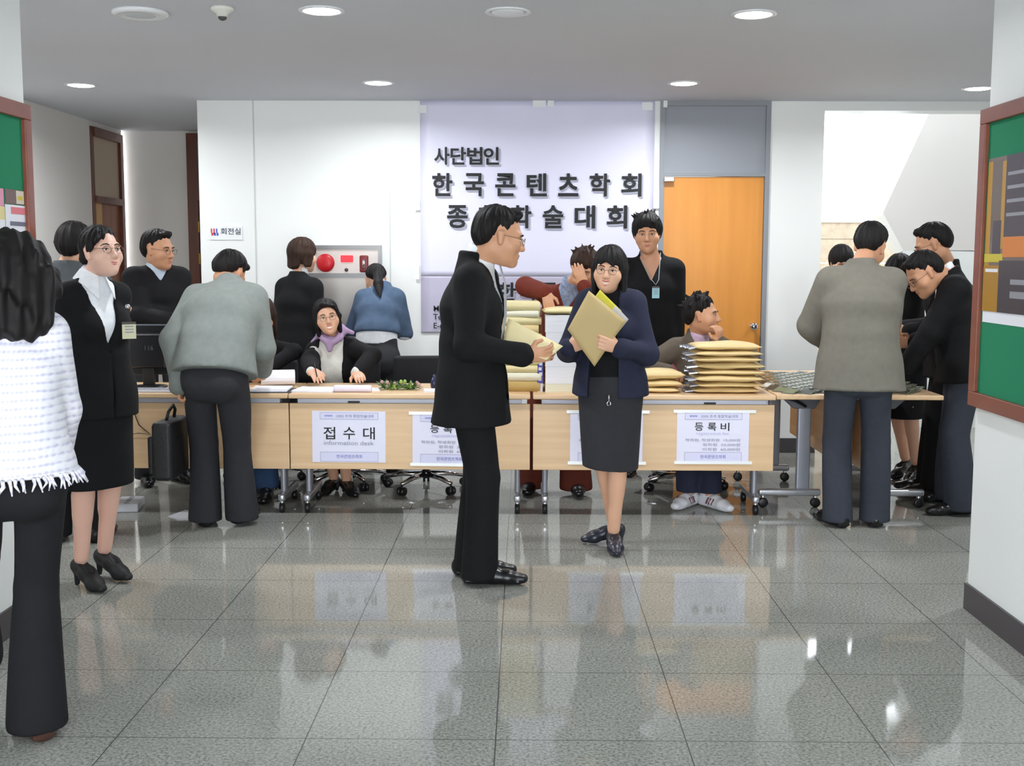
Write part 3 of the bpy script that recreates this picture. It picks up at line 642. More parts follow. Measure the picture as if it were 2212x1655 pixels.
def person(name_label, mt, H=1.70, sex='m', at_=(0, 0), yaw=0, pz=None, lean=3, lean2=None, side=0, twist=0, head=(0, 0, 0), hc=None, wr=None, wl=None, er=(0, -1, -.3), el=(0, -1, -.3),
           hdr=None, hdl=None, pr=None, pl_=None, curl=(0.45, 0.45), feet=None, toes=None, seat=False, khint=None, hair='short', hairmat=None, jacket=None, shirt=None, trousers=None, skirt=None,
           shoes=None, heel=0.0, face=True, glasses=False, smile=False, skin=None, h=0.009, hb=0.013, hh=0.0045, build=1.0, jawk=1.0, base=None, report=''):
    s = H / 1.72; fem = sex == 'f'; skin = skin or SKIN; hairmat = hairmat or HAIR
    yr = math.radians(yaw); f = np.array([math.sin(yr), math.cos(yr), 0]); sd = np.array([math.cos(yr), -math.sin(yr), 0]); up = np.array([0, 0, 1.0])
    pz = pz if pz is not None else 0.525 * H + heel; pe = np.array([at_[0], at_[1], pz])
    lean2 = lean if lean2 is None else lean2
    def tilt(a): a = math.radians(a); b = math.radians(side); v = up * math.cos(a) + f * math.sin(a); return unit(v * math.cos(b) + sd * math.sin(b))
    u1, u2 = tilt(lean), tilt(lean2)
    wa = pe + u1 * 0.17 * s; ch = wa + unit(u1 + u2) * 0.17 * s; nb = ch + u2 * 0.205 * s
    tw = math.radians(twist); ss = sd * math.cos(tw) + np.cross(u2, sd) * math.sin(tw) * -1; ss = unit(ss - u2 * (ss @ u2)); cf = np.cross(u2, ss)
    if cf @ f < 0 and abs(twist) < 90: cf = -cf
    b_ = build
    shw = (0.132 if fem else 0.158) * s * (0.5 + 0.5 * b_)
    S = {q: nb - u2 * 0.082 * s + ss * shw * g + cf * 0.0 for q, g in (('r', 1), ('l', -1))}
    ua, fa = 0.285 * s, 0.248 * s
    W = {}; E = {}; HD = {}
    for q, t, hint, g, hd in (('r', wr, er, 1, hdr), ('l', wl, el, -1, hdl)):
        if t is None: t = S[q] + np.array([0, 0, -1]) * (ua + fa) * 0.985 + sd * g * 0.055 + f * 0.03
        hv = sd * hint[0] * g + f * hint[1] + up * hint[2]
        E[q], W[q] = ik(S[q], np.array(t, float), ua, fa, hv)
        HD[q] = unit(hd) if hd is not None else unit(W[q] - E[q])
    hipw = 0.092 * s; th, sh = 0.42 * s, 0.405 * s
    HP = {q: pe + sd * g * hipw - u1 * 0.03 * s * 0 for q, g in (('r', 1), ('l', -1))}
    A = {}; K = {}; TO = {}
    for i, (q, g) in enumerate((('r', 1), ('l', -1))):
        if feet and feet[i] is not None: a = np.array([feet[i][0], feet[i][1], (feet[i][2] if len(feet[i]) > 2 else 0.0) + 0.085 + heel])
        else: a = np.array([*(HP[q][:2] + sd[:2] * g * 0.015), 0.085 + heel])
        ty = math.radians(toes[i] if toes else yaw + 8 * g); TO[q] = np.array([math.sin(ty), math.cos(ty), 0])
        kh = f if khint is None else np.array(khint[i] if isinstance(khint, list) else khint, float)
        K[q], A[q] = ik(HP[q], a, th, sh, kh + TO[q] * 0.3 if khint is None else kh)
    HR = head_axes(*head); hs = s * (0.96 if fem else 1.0) * 1.04
    hcx = nb + u2 * 0.172 * s + cf * 0.035 * s if hc is None else np.array(hc, float)
    def hp(x, y, z): return hcx + HR @ (np.array([x, y, z]) * hs)
    base = np.array([at_[0], at_[1], 0.0]) if base is None else np.array([base[0], base[1], 0.0])
    print('PERSON', report, 'head', [int(v) for v in proj(hcx)], 'top', [int(v) for v in proj(hp(0, 0, .12))], 'S', [[int(v) for v in proj(S[q])] for q in 'lr'], 'W', [[int(v) for v in proj(W[q])] for q in 'lr'], 'hip', [int(v) for v in proj(pe)], 'feet', [[int(v) for v in proj(A[q])] for q in 'lr'])
    # ---------------- body
    def torso(B, x, low=True):
        if fem:
            B.cap(pe - u1 * .03 * s, wa, ((.158 * b_ + x) * s, (.108 * b_ + x) * s), ((.122 * b_ + x) * s, (.092 * b_ + x) * s), sd, .05)
            B.cap(wa, ch, ((.122 * b_ + x) * s, (.092 * b_ + x) * s), ((.138 * b_ + x) * s, (.098 * b_ + x) * s), ss, .05)
            B.cap(ch, ch + u2 * .1 * s, ((.138 * b_ + x) * s, (.098 * b_ + x) * s), ((.1 + x) * s, (.068 + x) * s), ss, .05)
            for g in (1, -1): B.cap(ch + ss * g * .068 * s + cf * .062 * s - u2 * 0.01 * s, ch + ss * g * .066 * s + cf * .07 * s - u2 * .02 * s, (.056 + x) * s, k=.04)
        else:
            B.cap(pe - u1 * .03 * s, wa, ((.155 * b_ + x) * s, (.112 * b_ + x) * s), ((.142 * b_ + x) * s, (.105 * b_ + x) * s), sd, .05)
            B.cap(wa, ch, ((.142 * b_ + x) * s, (.105 * b_ + x) * s), ((.162 * b_ + x) * s, (.112 * b_ + x) * s), ss, .05)
            B.cap(ch, ch + u2 * .1 * s, ((.162 * b_ + x) * s, (.112 * b_ + x) * s), ((.125 + x) * s, (.078 + x) * s), ss, .05)
        for q, g in (('r', 1), ('l', -1)):
            B.cap(nb - u2 * .035 * s, S[q] - ss * g * .012, (.046 + x * .6) * s, (.048 + x * .6) * s, k=.05)
            if low: B.cap(pe - f * .04 * s - u1 * .04 * s + sd * g * .07 * s, pe - f * .045 * s - u1 * .06 * s + sd * g * .07 * s, (.075 + x) * s, k=.05)
    def arms(B, x0, x1=None, upto=1.0, k=.03):
        x1 = x0 if x1 is None else x1
        for q in 'rl':
            B.cap(S[q], E[q], (.05 * b_ + x0) * s, (.041 * b_ + x0) * s, k=k); B.cap(E[q], E[q] + (W[q] - E[q]) * upto, (.041 * b_ + x0) * s, (.028 + x1) * s, k=.02)
    def legs(B, x0, x1, x2, k=.03, low=True):
        for q in 'rl':
            B.cap(HP[q] - u1 * .02 * s, K[q], (.078 * b_ + x0) * s, (.052 + x1) * s, k=.03)
            if low: B.cap(K[q], A[q] + np.array([0, 0, .0]), (.05 + x1) * s, (.036 + x2) * s, k=.02)
    B = Solid()
    torso(B, 0.0); arms(B, 0.0); legs(B, 0, 0, 0)
    for q in 'rl':   # calves and feet
        back = unit(np.cross(np.cross(A[q] - K[q], TO[q]), A[q] - K[q])) * -1
        back = -TO[q] + unit(A[q] - K[q]) * (TO[q] @ unit(A[q] - K[q])); back = unit(back)
        B.cap(K[q] * .8 + A[q] * .2 + back * .018 * s, K[q] * .55 + A[q] * .45 + back * .014 * s, .047 * s, .038 * s, k=.03)
        fz = A[q] - np.array([0, 0, .045 + 0.0 * heel]); ball = A[q] + TO[q] * .11 * s - np.array([0, 0, .06 + heel])
        B.cap(fz - TO[q] * .03 * s, ball, .027 * s, (.030 * s, .015 * s), np.cross(TO[q], up), .02); B.cap(ball, ball + TO[q] * .03 * s, (.030 * s, .014 * s), (.022 * s, .010 * s), np.cross(TO[q], up), .012)
    # neck, head
    B.cap(nb + u2 * .01 * s - cf * .01, hp(0, -.025, -.05), (.058 if not fem else .05) * s, (.054 if not fem else .046) * s, k=.03)
    B.ell(hp(0, -.015, .035), np.array((.074, .096, .082)) * hs, HR, .02); B.ell(hp(0, .028, -.03), np.array((.066 * (.5 + .5 * jawk), .064, .08)) * hs, HR, .03)
    B.ell(hp(0, .046, -.08), np.array((.046 * jawk, .044, .034)) * hs, HR, .03); B.cap(hp(0, .078, -.1), hp(0, .08, -.098), .017 * hs, k=.025)
    for g in (1, -1):
        B.cap(hp(g * .04, .06, -.024), hp(g * .048, .052, -.03), .022 * hs, k=.035); B.cap(hp(g * .014, .082, .026), hp(g * .046, .07, .024), .0095 * hs, k=.018)
        B.cap(hp(g * .031, .098, .002), hp(g * .036, .096, .002), .008 * hs, k=.016, sub=True)
        B.cap(hp(g * .0735, -.008, .016), hp(g * .0725, -.002, -.028), (.011 * hs, .017 * hs), (.008 * hs, .010 * hs), HR[:, 0], .008)
        B.cap(hp(g * .011, .098, -.033), hp(g * .011, .094, -.033), .0085 * hs, k=.01)
    B.cap(hp(0, .09, .008), hp(0, .109, -.03), .0085 * hs, .0115 * hs, k=.014)
    if face: B.cap(hp(-.018, .082, -.064), hp(.018, .082, -.064), .0085 * hs, k=.02)
    B.fine.append((hcx, .13 * hs, hh))
    # hands
    for q, g, pn, cu in (('r', 1, pr, curl[0]), ('l', -1, pl_, curl[1])):
        d = HD[q]; n = np.array(pn, float) if pn is not None else -sd * g + f * 0.2; n = unit(n - d * (n @ d)); w = np.cross(d, n) * g   # w points to the thumb side
        tsgn = 1
        if pn is None and (w @ f) < 0: w = -w
        if pn is not None and (w @ (up * .6 + f * .4 - sd * g * .5)) < 0: w = -w
        p0 = W[q]; kn = p0 + d * .088 * s
        B.cap(p0 + d * .012, kn - d * .012, (.034 * s, .018 * s), (.037 * s, .014 * s), w, .015)
        for i, (o, L) in enumerate(((.029, .066), (.0098, .075), (-.0098, .07), (-.028, .054))):
            b0 = kn + w * o * s; dd = d; a = 0.0; L *= s
            for j, fr in enumerate((.46, .3, .24)):
                a += cu * (0.75, 0.95, 0.6)[j] + .06 * i * cu; dd = d * math.cos(a) + n * math.sin(a) + w * (o * 1.2 if j == 0 else 0); b1 = b0 + unit(dd) * L * fr
                B.cap(b0, b1, (.0092 - .0008 * j) * s, (.0086 - .0009 * j) * s, k=.004 if j else .008); b0 = b1
        t0 = p0 + d * .03 * s + w * .024 * s; t1 = t0 + unit(d * .6 + w * .62 + n * (.25 + .5 * cu)) * .042 * s; t2 = t1 + unit(d * .85 + w * (.35 - .5 * cu) + n * (.2 + .5 * cu)) * .032 * s
        B.cap(t0, t1, .0125 * s, .0105 * s, k=.012); B.cap(t1, t2, .0105 * s, .0085 * s, k=.005)
        B.fine.append((p0 + d * .09, .11 * s, .0042))
    B.cut(lambda X, Y, Z: -Z + 0.004 + 0 * X)
    root = mesh_obj('person', B.mesh(hb, True), skin, base=base); root.location = base
    tag(root, name_label, 'person')
    def child(n, VQ, m): return mesh_obj(n, VQ, m, root, base)
    # ---------------- face details
    if face:
        for g in (1, -1):
            c = hp(g * .031, .0835, .002); e = MB(); Re = HR @ np.array([[math.cos(g * .3), math.sin(g * .3) , 0], [-math.sin(g * .3), math.cos(g * .3), 0], [0, 0, 1]]).T if False else HR
            e.cur = 0; e.ball(c, (.0142 * hs, .0085 * hs, .0044 * hs), Re, 12, 8); e.cur = 1; e.ball(hp(g * .0305, .0885, .002), (.0058 * hs, .0046 * hs, .0043 * hs), Re, 10, 7)
            e.cur = 2; e.tube([hp(g * .0165, .089, .003), hp(g * .025, .0925, .0066), hp(g * .034, .0915, .0072), hp(g * .047, .083, .0035)], .0015 * hs, 6)
            e.build('eye', [EYEW, IRIS, BROW], root, smooth=True, base=base)
            b = MB().tube([hp(g * .013, .0935, .021), hp(g * .026, .0945, .0265), hp(g * .04, .0895, .026), hp(g * .052, .079, .019)], [.002 * hs, .0032 * hs, .0028 * hs, .0012 * hs], 6); b.build('eyebrow', BROW, root, smooth=True, base=base)
        L = MB(); uz = .0035 if smile else 0; dz = .011 if smile else 0.001; wd = .030 if smile else .025; L.cur = 0
        L.tube([hp(-wd, .0855, -.062 + dz), hp(-wd * .5, .0965, -.0605 + uz + dz * .25), hp(0, .0992, -.0615 + uz), hp(wd * .5, .0965, -.0605 + uz + dz * .25), hp(wd, .0855, -.062 + dz)], [.0014 * hs, .003 * hs, .0034 * hs, .003 * hs, .0014 * hs], 6)
        lo_ = -.019 if smile else -.004
        L.tube([hp(-wd, .0855, -.062 + dz), hp(-wd * .5, .0945, -.067 + lo_ * .5), hp(0, .0972, -.068 + lo_ * .7), hp(wd * .5, .0945, -.067 + lo_ * .5), hp(wd, .0855, -.062 + dz)], [.0014 * hs, .0034 * hs, .0042 * hs, .0034 * hs, .0014 * hs], 6)
        if smile: L.cur = 1; L.ball(hp(0, .0904, -.067), (.0245 * hs, .0092 * hs, .0088 * hs), HR, 12, 8)
        L.build('lips', [LIPS if fem else LIPM, TEETH], root, smooth=True, base=base)
    if glasses:
        G = MB()
        for g in (1, -1):
            G.tube([hp(g * .033 + .0215 * math.cos(t), .106 - .004 * abs(math.cos(t)), -.002 + .0165 * math.sin(t)) for t in np.linspace(0, 2 * math.pi, 22)], .0011 * hs, 6, cap=False)
            G.tube([hp(g * .0545, .101, .004), hp(g * .071, .07, .008), hp(g * .078, .0, .008), hp(g * .076, -.018, -.006)], .0011 * hs, 6)
        G.tube([hp(-.012, .1075, .003), hp(0, .111, .005), hp(.012, .1075, .003)], .0011 * hs, 6)
        G.build('glasses', GLS, root, smooth=True, base=base)
    # ---------------- hair
    if hair:
        Hs = Solid(); st = hair if isinstance(hair, str) else hair[0]; fr = .034 if st in ('bangs', 'bob', 'mop') else .07
        vol = dict(short=.012, mop=.021, bangs=.016, bob=.017, long=.016, pony=.01, bun=.012, curly=.035, spiky=.016, side=.014).get(st, .013)
        Hs.ell(hp(0, -.016, .037), (np.array((.075, .097, .083)) + np.array((vol, vol, vol * 1.1))) * hs, HR, .02)
        if st in ('short', 'mop', 'spiky', 'bangs'): Hs.ell(hp(0, -.045, -.015), (np.array((.066, .068, .07)) + vol * .7) * hs, HR, .03)
        ly = [-.14, -.1, -.05, -.015, .012, .04, .07, .1]
        lz = [-.075, -.07, -.035, .03, .012, .05, fr, fr] if st in ('short', 'spiky') else [-.1, -.095, -.07, -.03, -.035, -.012, fr, fr]
        if st == 'mop': lz = [-.1, -.1, -.085, -.05, -.05, -.01, fr, fr + .004]
        if st in ('pony', 'bun'): lz = [-.08, -.07, -.03, .015, .03, .052, .068, .072]
        if st in ('bob', 'long', 'curly'): lz = [-.4, -.4, -.4, -.4, -.2, -.1, fr, fr]
        if st == 'side': lz = [-.4, -.4, -.4, -.4, -.1, .03, .07, .075]
        iR = HR.T / hs; hc_ = hcx
        def hairline(X, Y, Z):
            x, y, z = X - hc_[0], Y - hc_[1], Z - hc_[2]
            lyv = iR[1, 0] * x + iR[1, 1] * y + iR[1, 2] * z; lzv = iR[2, 0] * x + iR[2, 1] * y + iR[2, 2] * z; lxv = iR[0, 0] * x + iR[0, 1] * y + iR[0, 2] * z
            zl = np.interp(lyv, ly, lz)
            part = .012 * np.sin(70 * lxv + 1.0) * (lyv > .03) if st in ('mop', 'bangs', 'bob', 'spiky') else 0
            if st == 'bun': zl = np.where((lxv > .0) & (lyv > .0), zl - 1.1 * np.clip(lxv, 0, .08), zl)
            return ((zl + part - lzv) * hs * .8).astype(np.float32)
        Hs.cut(hairline)
        if st in ('bob', 'long'):
            Lh = {'bob': .17, 'long': .3}[st] if isinstance(hair, str) else hair[1]
            Hs.cap(hp(0, -.07, .0), hp(0, -.085, 0) - up * Lh * hs + u2 * 0, (.085 * hs, .05 * hs), (.075 * hs, .03 * hs), HR[:, 0], .03)
            for g in (1, -1): Hs.cap(hp(g * .078, -.01, .01), hp(g * .082, -.012, 0) - up * Lh * .85 * hs, (.02 * hs, .05 * hs), (.016 * hs, .035 * hs), HR[:, 0], .025)
        if st == 'side':
            g = hair[1]
            Hs.cap(hp(-g * .02, .08, .096), hp(g * .05, .078, .062), .015 * hs, .015 * hs, k=.015); Hs.cap(hp(g * .05, .078, .062), hp(g * .08, .04, .0), .015 * hs, .016 * hs, k=.015)
            for q in (1, -1): Hs.cap(hp(q * .078, .0, .0), hp(q * .074, -.02, -.11), (.016 * hs, .04 * hs), (.012 * hs, .03 * hs), HR[:, 0], .02)
            Hs.cap(hp(0, -.07, 0), hp(0, -.08, -.1), (.08 * hs, .05 * hs), (.06 * hs, .035 * hs), HR[:, 0], .03)
        if st == 'pony':
            Hs.ell(hp(0, -.1, .03), np.array((.03, .03, .03)) * hs, HR, .02)
            dn = -up * hs; q0 = hp(0, -.115, .04); q1 = hp(.005, -.14, .01); q2 = nb - cf * .115 * s - u2 * .01; q3 = nb - cf * .15 * s - u2 * .15 * s + ss * .03
            Pt = Solid(); Pt.wave = strands(hcx, .003, n=60)
            for a_, b2, r_, r2 in ((q0, q1, .04, .042), (q1, q2, .042, .036), (q2, q3, .036, .008)): Pt.cap(a_, b2, r_ * hs, r2 * hs, k=.015)
            child('ponytail', Pt.mesh(.006), hairmat)
        if st == 'bun': Hs.ell(hp(0, -.115, -.02), np.array((.045, .035, .04)) * hs, HR, .02); Hs.cap(hp(-.01, .082, .092), hp(.058, .074, .05), .014 * hs, .013 * hs, k=.012); Hs.cap(hp(.058, .074, .05), hp(.08, .03, -.01), .013 * hs, .006 * hs, k=.012)
        if st == 'curly':
            rr = np.random.RandomState(3)
            for _ in range(80):
                t_, p_ = rr.uniform(0, 6.28), rr.uniform(-.5, 1.4); v_ = np.array([math.cos(t_) * math.cos(p_), math.sin(t_) * math.cos(p_), math.sin(p_)])
                Hs.cap(hp(*(np.array([0, -.03, .02]) + v_ * np.array([.1, .105, .1]))), hp(*(np.array([0, -.04, -.03]) + v_ * np.array([.105, .1, .09]))), rr.uniform(.016, .03) * hs, rr.uniform(.012, .024) * hs, k=.008)
            Hs.cap(hp(0, -.07, -.02), hp(0, -.09, -.15), (.1 * hs, .065 * hs), (.11 * hs, .05 * hs), HR[:, 0], .03)
        if st in ('spiky', 'mop'):
            rr = np.random.RandomState(5)
            for _ in range(34 if st == 'spiky' else 18):
                t_, p_ = rr.uniform(0, 6.28), rr.uniform(.1, 1.5); v_ = np.array([math.cos(t_) * math.cos(p_), math.sin(t_) * math.cos(p_) , math.sin(p_)])
                o_ = np.array([0, -.016, .037]) + v_ * np.array([.082, .104, .09]); Hs.cap(hp(*o_), hp(*(o_ + v_ * .026 + np.array([rr.uniform(-.02, .02), rr.uniform(-.02, .02), .006]))), .014 * hs, .003 * hs, k=.01)
            if st == 'spiky':
                for g in (1, -1): Hs.cap(hp(g * .07, -.03, .0), hp(g * .072, -.035, -.085), (.016 * hs, .03 * hs), (.008 * hs, .016 * hs), HR[:, 0], .02)
        if st == 'short': Hs.cap(hp(-.03, .055, .1), hp(.035, .06, .098), .024 * hs, .02 * hs, k=.02)
        sw = strands(hcx, .0035, n=40)
        if st in ('short', 'spiky', 'mop', 'bun', 'pony'): Hs.wave = lambda X, Y, Z: sw(X, Y, Z) + .02 * hs * np.clip(1 + hairline(X, Y, Z) / (.055 * hs), 0, 1) ** 1.5
        elif st == 'curly': cw = folds(.012, 4.2, 6); Hs.wave = lambda X, Y, Z: cw(X, Y, Z) + .3 * sw(X, Y, Z)
        else: Hs.wave = sw
        child('hair', Hs.mesh(max(hh, .0045)), hairmat)
    # ---------------- clothes
    def local(X, Y, Z, o, R_):
        x, y, z = X - o[0], Y - o[1], Z - o[2]
        return [R_[0, i] * x + R_[1, i] * y + R_[2, i] * z for i in range(3)]
    CR = np.stack([ss, cf, u2], 1)
    def neck_hole(G, r=.062): G.cap(nb + u2 * .02 * s, nb + u2 * .16 * s + cf * .03 * s, r * s, (r + .03) * s, k=.01, sub=True)
    if shirt:
        T = Solid(); torso(T, shirt.get('x', .006), False); T.cap(nb - u2 * .02, nb + u2 * .055 * s + cf * .012 * s, (.068 if not fem else .06) * s, (.064 if not fem else .056) * s, k=.02) if shirt.get('collar', True) else None
        if shirt.get('sleeves', True): arms(T, .008, .01, shirt.get('upto', 1.0))
        v = shirt.get('v')
        if v: T.cut(lambda X, Y, Z, v=v: (lambda l: np.minimum(np.minimum(l[1] - .02, (l[2] + v[1] * s) * .9), (v[0] * s * np.clip((l[2] + v[1] * s) / (v[1] * s), 0, 1.4) - np.abs(l[0]))))(local(X, Y, Z, nb, CR)))
        if not shirt.get('collar', True): neck_hole(T, shirt.get('hole', .06))
        zc = shirt.get('top', .05)
        T.cut(lambda X, Y, Z: (lambda l: np.where(np.abs(l[0]) < .14, l[2] + np.clip(l[1], -.2, .12) * .45 - zc * s, -1))(local(X, Y, Z, nb, CR)).astype(np.float32))
        hz = shirt.get('hem')
        if hz is not None: T.cut(lambda X, Y, Z: (hz - Z) + 0 * X)
        T.wave = folds(.002, 1.2, 3); child(shirt.get('name', 'shirt'), T.mesh(h), shirt['m'])
    if skirt:
        K_ = Solid(); hz = skirt['hem']; kc = (K['r'] + K['l']) / 2; top = pe + u1 * .1 * s; low = pe * .25 + kc * .75; low = np.array([*(low[:2]), hz])
        if 'to' in skirt: low = np.array([*skirt['to'], hz])
        K_.cap(top, pe, (.135 * b_ * s, .105 * b_ * s), (.172 * b_ * s, .128 * b_ * s), sd, .03); K_.cap(pe - u1 * .04 * s, low - np.array([0, 0, .03]), (.178 * b_ * s, .135 * b_ * s), (skirt.get('w', .19) * s, skirt.get('d', .15) * s), sd, .03)
        for g in (1, -1): K_.cap(pe - f * .045 * s - u1 * .05 * s + sd * g * .07 * s, pe - f * .05 * s - u1 * .07 * s + sd * g * .07 * s, .085 * s, k=.05)
        tl = skirt.get('tilt', 0); K_.cut(lambda X, Y, Z: hz + tl * (X - low[0]) - Z + 0 * Y); K_.wave = folds(.003, .8, 8); child('skirt', K_.mesh(h), skirt['m'])
    if trousers:
        T = Solid(); x = trousers.get('x', .018)
        T.cap(pe - u1 * .03 * s, pe + u1 * .13 * s, ((.157 * b_ + x * .7) * s, (.113 * b_ + x * .7) * s), ((.142 * b_ + x * .4) * s, (.105 * b_ + x * .4) * s), sd, .05)
        for g in (1, -1): T.cap(pe - f * .04 * s - u1 * .04 * s + sd * g * .07 * s, pe - f * .045 * s - u1 * .06 * s + sd * g * .07 * s, (.075 + x * .7) * s, k=.05)
        fl2 = trousers.get('flare', .038)
        for q in 'rl':
            T.cap(HP[q] - u1 * .02 * s, K[q], (.076 * b_ + x * .8) * s, (.057 + x) * s, k=.015)
            T.cap(K[q], A[q] - np.array([0, 0, .045 + heel * .5]) + (A[q] - K[q]) * 0, (.057 + x) * s, (.036 + fl2) * s, k=.012)
        if not seat: T.cut(lambda X, Y, Z: (.03 - Z) + 0 * X)
        else:
            for q in 'rl': pass
            T.cut(lambda X, Y, Z: (trousers.get('hem', .05) - Z) + 0 * X)
        T.wave = folds(.005, .8, 5); child('trousers', T.mesh(h), trousers['m'])
    if jacket:
        J = Solid(); x = jacket.get('x', .02); torso(J, x, False); hem = jacket['hem']; fl3 = jacket.get('flare', .03)
        J.cap(wa, pe + u1 * .02, ((.142 * b_ + x) * s, (.107 * b_ + x) * s), ((.165 * b_ + x) * s, (.12 * b_ + x) * s), sd, .05)
        lowp = pe - u1 * max(.02, .2 * s); ext = jacket.get('ext', lowp)
        J.cap(pe + u1 * .02, ext, ((.165 * b_ + x) * s, (.122 * b_ + x) * s), ((.165 * b_ + x + fl3) * s, (.122 * b_ + x + fl3 * .8) * s), sd, .05)
        sx = jacket.get('sleeve', .019)
        for q in 'rl':
            g = 1 if q == 'r' else -1
            J.cap(S[q] - ss * g * .004, E[q], (.048 * b_ + sx) * s, (.040 * b_ + sx) * s, k=.035); J.cap(E[q], E[q] + (W[q] - E[q]) * jacket.get('upto', .96), (.040 * b_ + sx) * s, (.03 + sx * .9) * s, k=.02)
        hemup = jacket.get('hemup')
        HU = u1 if hemup is None else unit(hemup)
        o_ = pe + u1 * hem if jacket.get('hemrel') else np.array([pe[0], pe[1], hem])
        lowz = min(o_[2] - .02, *(W[q][2] - .09 for q in 'rl'))
        # hem plane only trims the trunk: sleeves that hang lower are kept
        if all((W[q] - o_) @ HU > -.02 for q in 'rl'): J.cut(lambda X, Y, Z: -((X - o_[0]) * HU[0] + (Y - o_[1]) * HU[1] + (Z - o_[2]) * HU[2]))
        else:
            EW = [(E[q], W[q]) for q in 'rl']
            def trim(X, Y, Z):
                d = -((X - o_[0]) * HU[0] + (Y - o_[1]) * HU[1] + (Z - o_[2]) * HU[2]); m_ = None
                for a, b in EW:
                    ad = b - a; t = np.clip(((X - a[0]) * ad[0] + (Y - a[1]) * ad[1] + (Z - a[2]) * ad[2]) / (ad @ ad), 0, 1)
                    q_ = np.sqrt((X - a[0] - t * ad[0]) ** 2 + (Y - a[1] - t * ad[1]) ** 2 + (Z - a[2] - t * ad[2]) ** 2) - .075 * s
                    m_ = q_ if m_ is None else np.minimum(m_, q_)
                return np.minimum(d, m_).astype(np.float32)
            J.cut(trim)
        if jacket.get('collar', True): J.cap(nb - u2 * .03 - cf * .008, nb + u2 * jacket.get('ctop', .03) * s - cf * .008, (.082 if not fem else .074) * s, (.078 if not fem else .070) * s, k=.02)
        neck_hole(J, .06 if not fem else .052)
        v = jacket.get('v')           # (half width at the neck, depth, constant half width below)
        if v:
            def vneck(X, Y, Z):
                l = local(X, Y, Z, nb, CR); dep = v[1] * s
                wd = np.where(l[2] > -dep, v[2] + (v[0] - v[2]) * np.clip((l[2] + dep) / dep, 0, 1.3), v[2] if v[2] > 0.001 else -1.0) * s
                return np.minimum(np.minimum(l[1] - .01, .2 - l[1]), (wd - np.abs(l[0] - v[3] * s)) * .9).astype(np.float32)
            J.cut(vneck)
        J.cut(lambda X, Y, Z: (lambda l: np.where((np.abs(l[0]) < .13) & (l[1] < .16), l[2] + np.clip(l[1], 0, .11) * .8 - .045 * s, -1))(local(X, Y, Z, nb, CR)).astype(np.float32))
        J.wave = folds(jacket.get('amp', .0045), 1.0, 11); child(jacket.get('name', 'jacket'), J.mesh(h), jacket['m'])
    if shoes:
        for q in 'rl':
            a = A[q]; t = TO[q]; w = np.cross(t, up); z0 = a[2] - .085 - heel; F_ = Solid(); kind = shoes.get('kind', 'dress')
            def g_(fw_, z): return np.array([a[0], a[1], z0]) + t * fw_ * s + up * z
            if kind == 'pump':
                F_.cap(g_(-.03, .042 + heel), g_(.05, .04 + heel * .55), (.036, .038), (.038, .036), w, .02); F_.cap(g_(.05, .04 + heel * .55), g_(.115, .032), (.039, .034), (.042, .032), w, .02); F_.cap(g_(.115, .032), g_(.175, .022), (.041, .03), (.024, .018), w, .02)
                F_.cap(g_(-.04, .05 + heel), g_(-.045, .008), .02, .012, k=.015)
                F_.cap(g_(-.01, .125 + heel), g_(.085, .088 + heel * .25), (.028, .04), (.024, .03), w, .01, True)
            else:
                F_.cap(g_(-.05, .04), g_(.06, .045), (.036, .04), (.04, .042), w, .02); F_.cap(g_(.06, .04), g_(.13, .036), (.044, .036), (.044, .032), w, .02); F_.cap(g_(.13, .034), g_(.2, .028), (.043, .03), (.03, .022), w, .02)
                F_.cap(g_(-.035, .05), g_(-.02, .1), (.036, .04), (.036, .042), w, .02); F_.cap(g_(-.06, .018), g_(.18, .016), (.04, .016), (.036, .014), w, .005)
            F_.cut(lambda X, Y, Z, z0=z0: z0 + .001 - Z + 0 * X * Y)
            child('shoe', F_.mesh(.0065), shoes['m'])
    return dict(root=root, hp=hp, HR=HR, nb=nb, ch=ch, wa=wa, pe=pe, S=S, E=E, W=W, HD=HD, K=K, A=A, TO=TO, ss=ss, cf=cf, u2=u2, sd=sd, f=f, base=base, s=s, hs=hs, child=child)

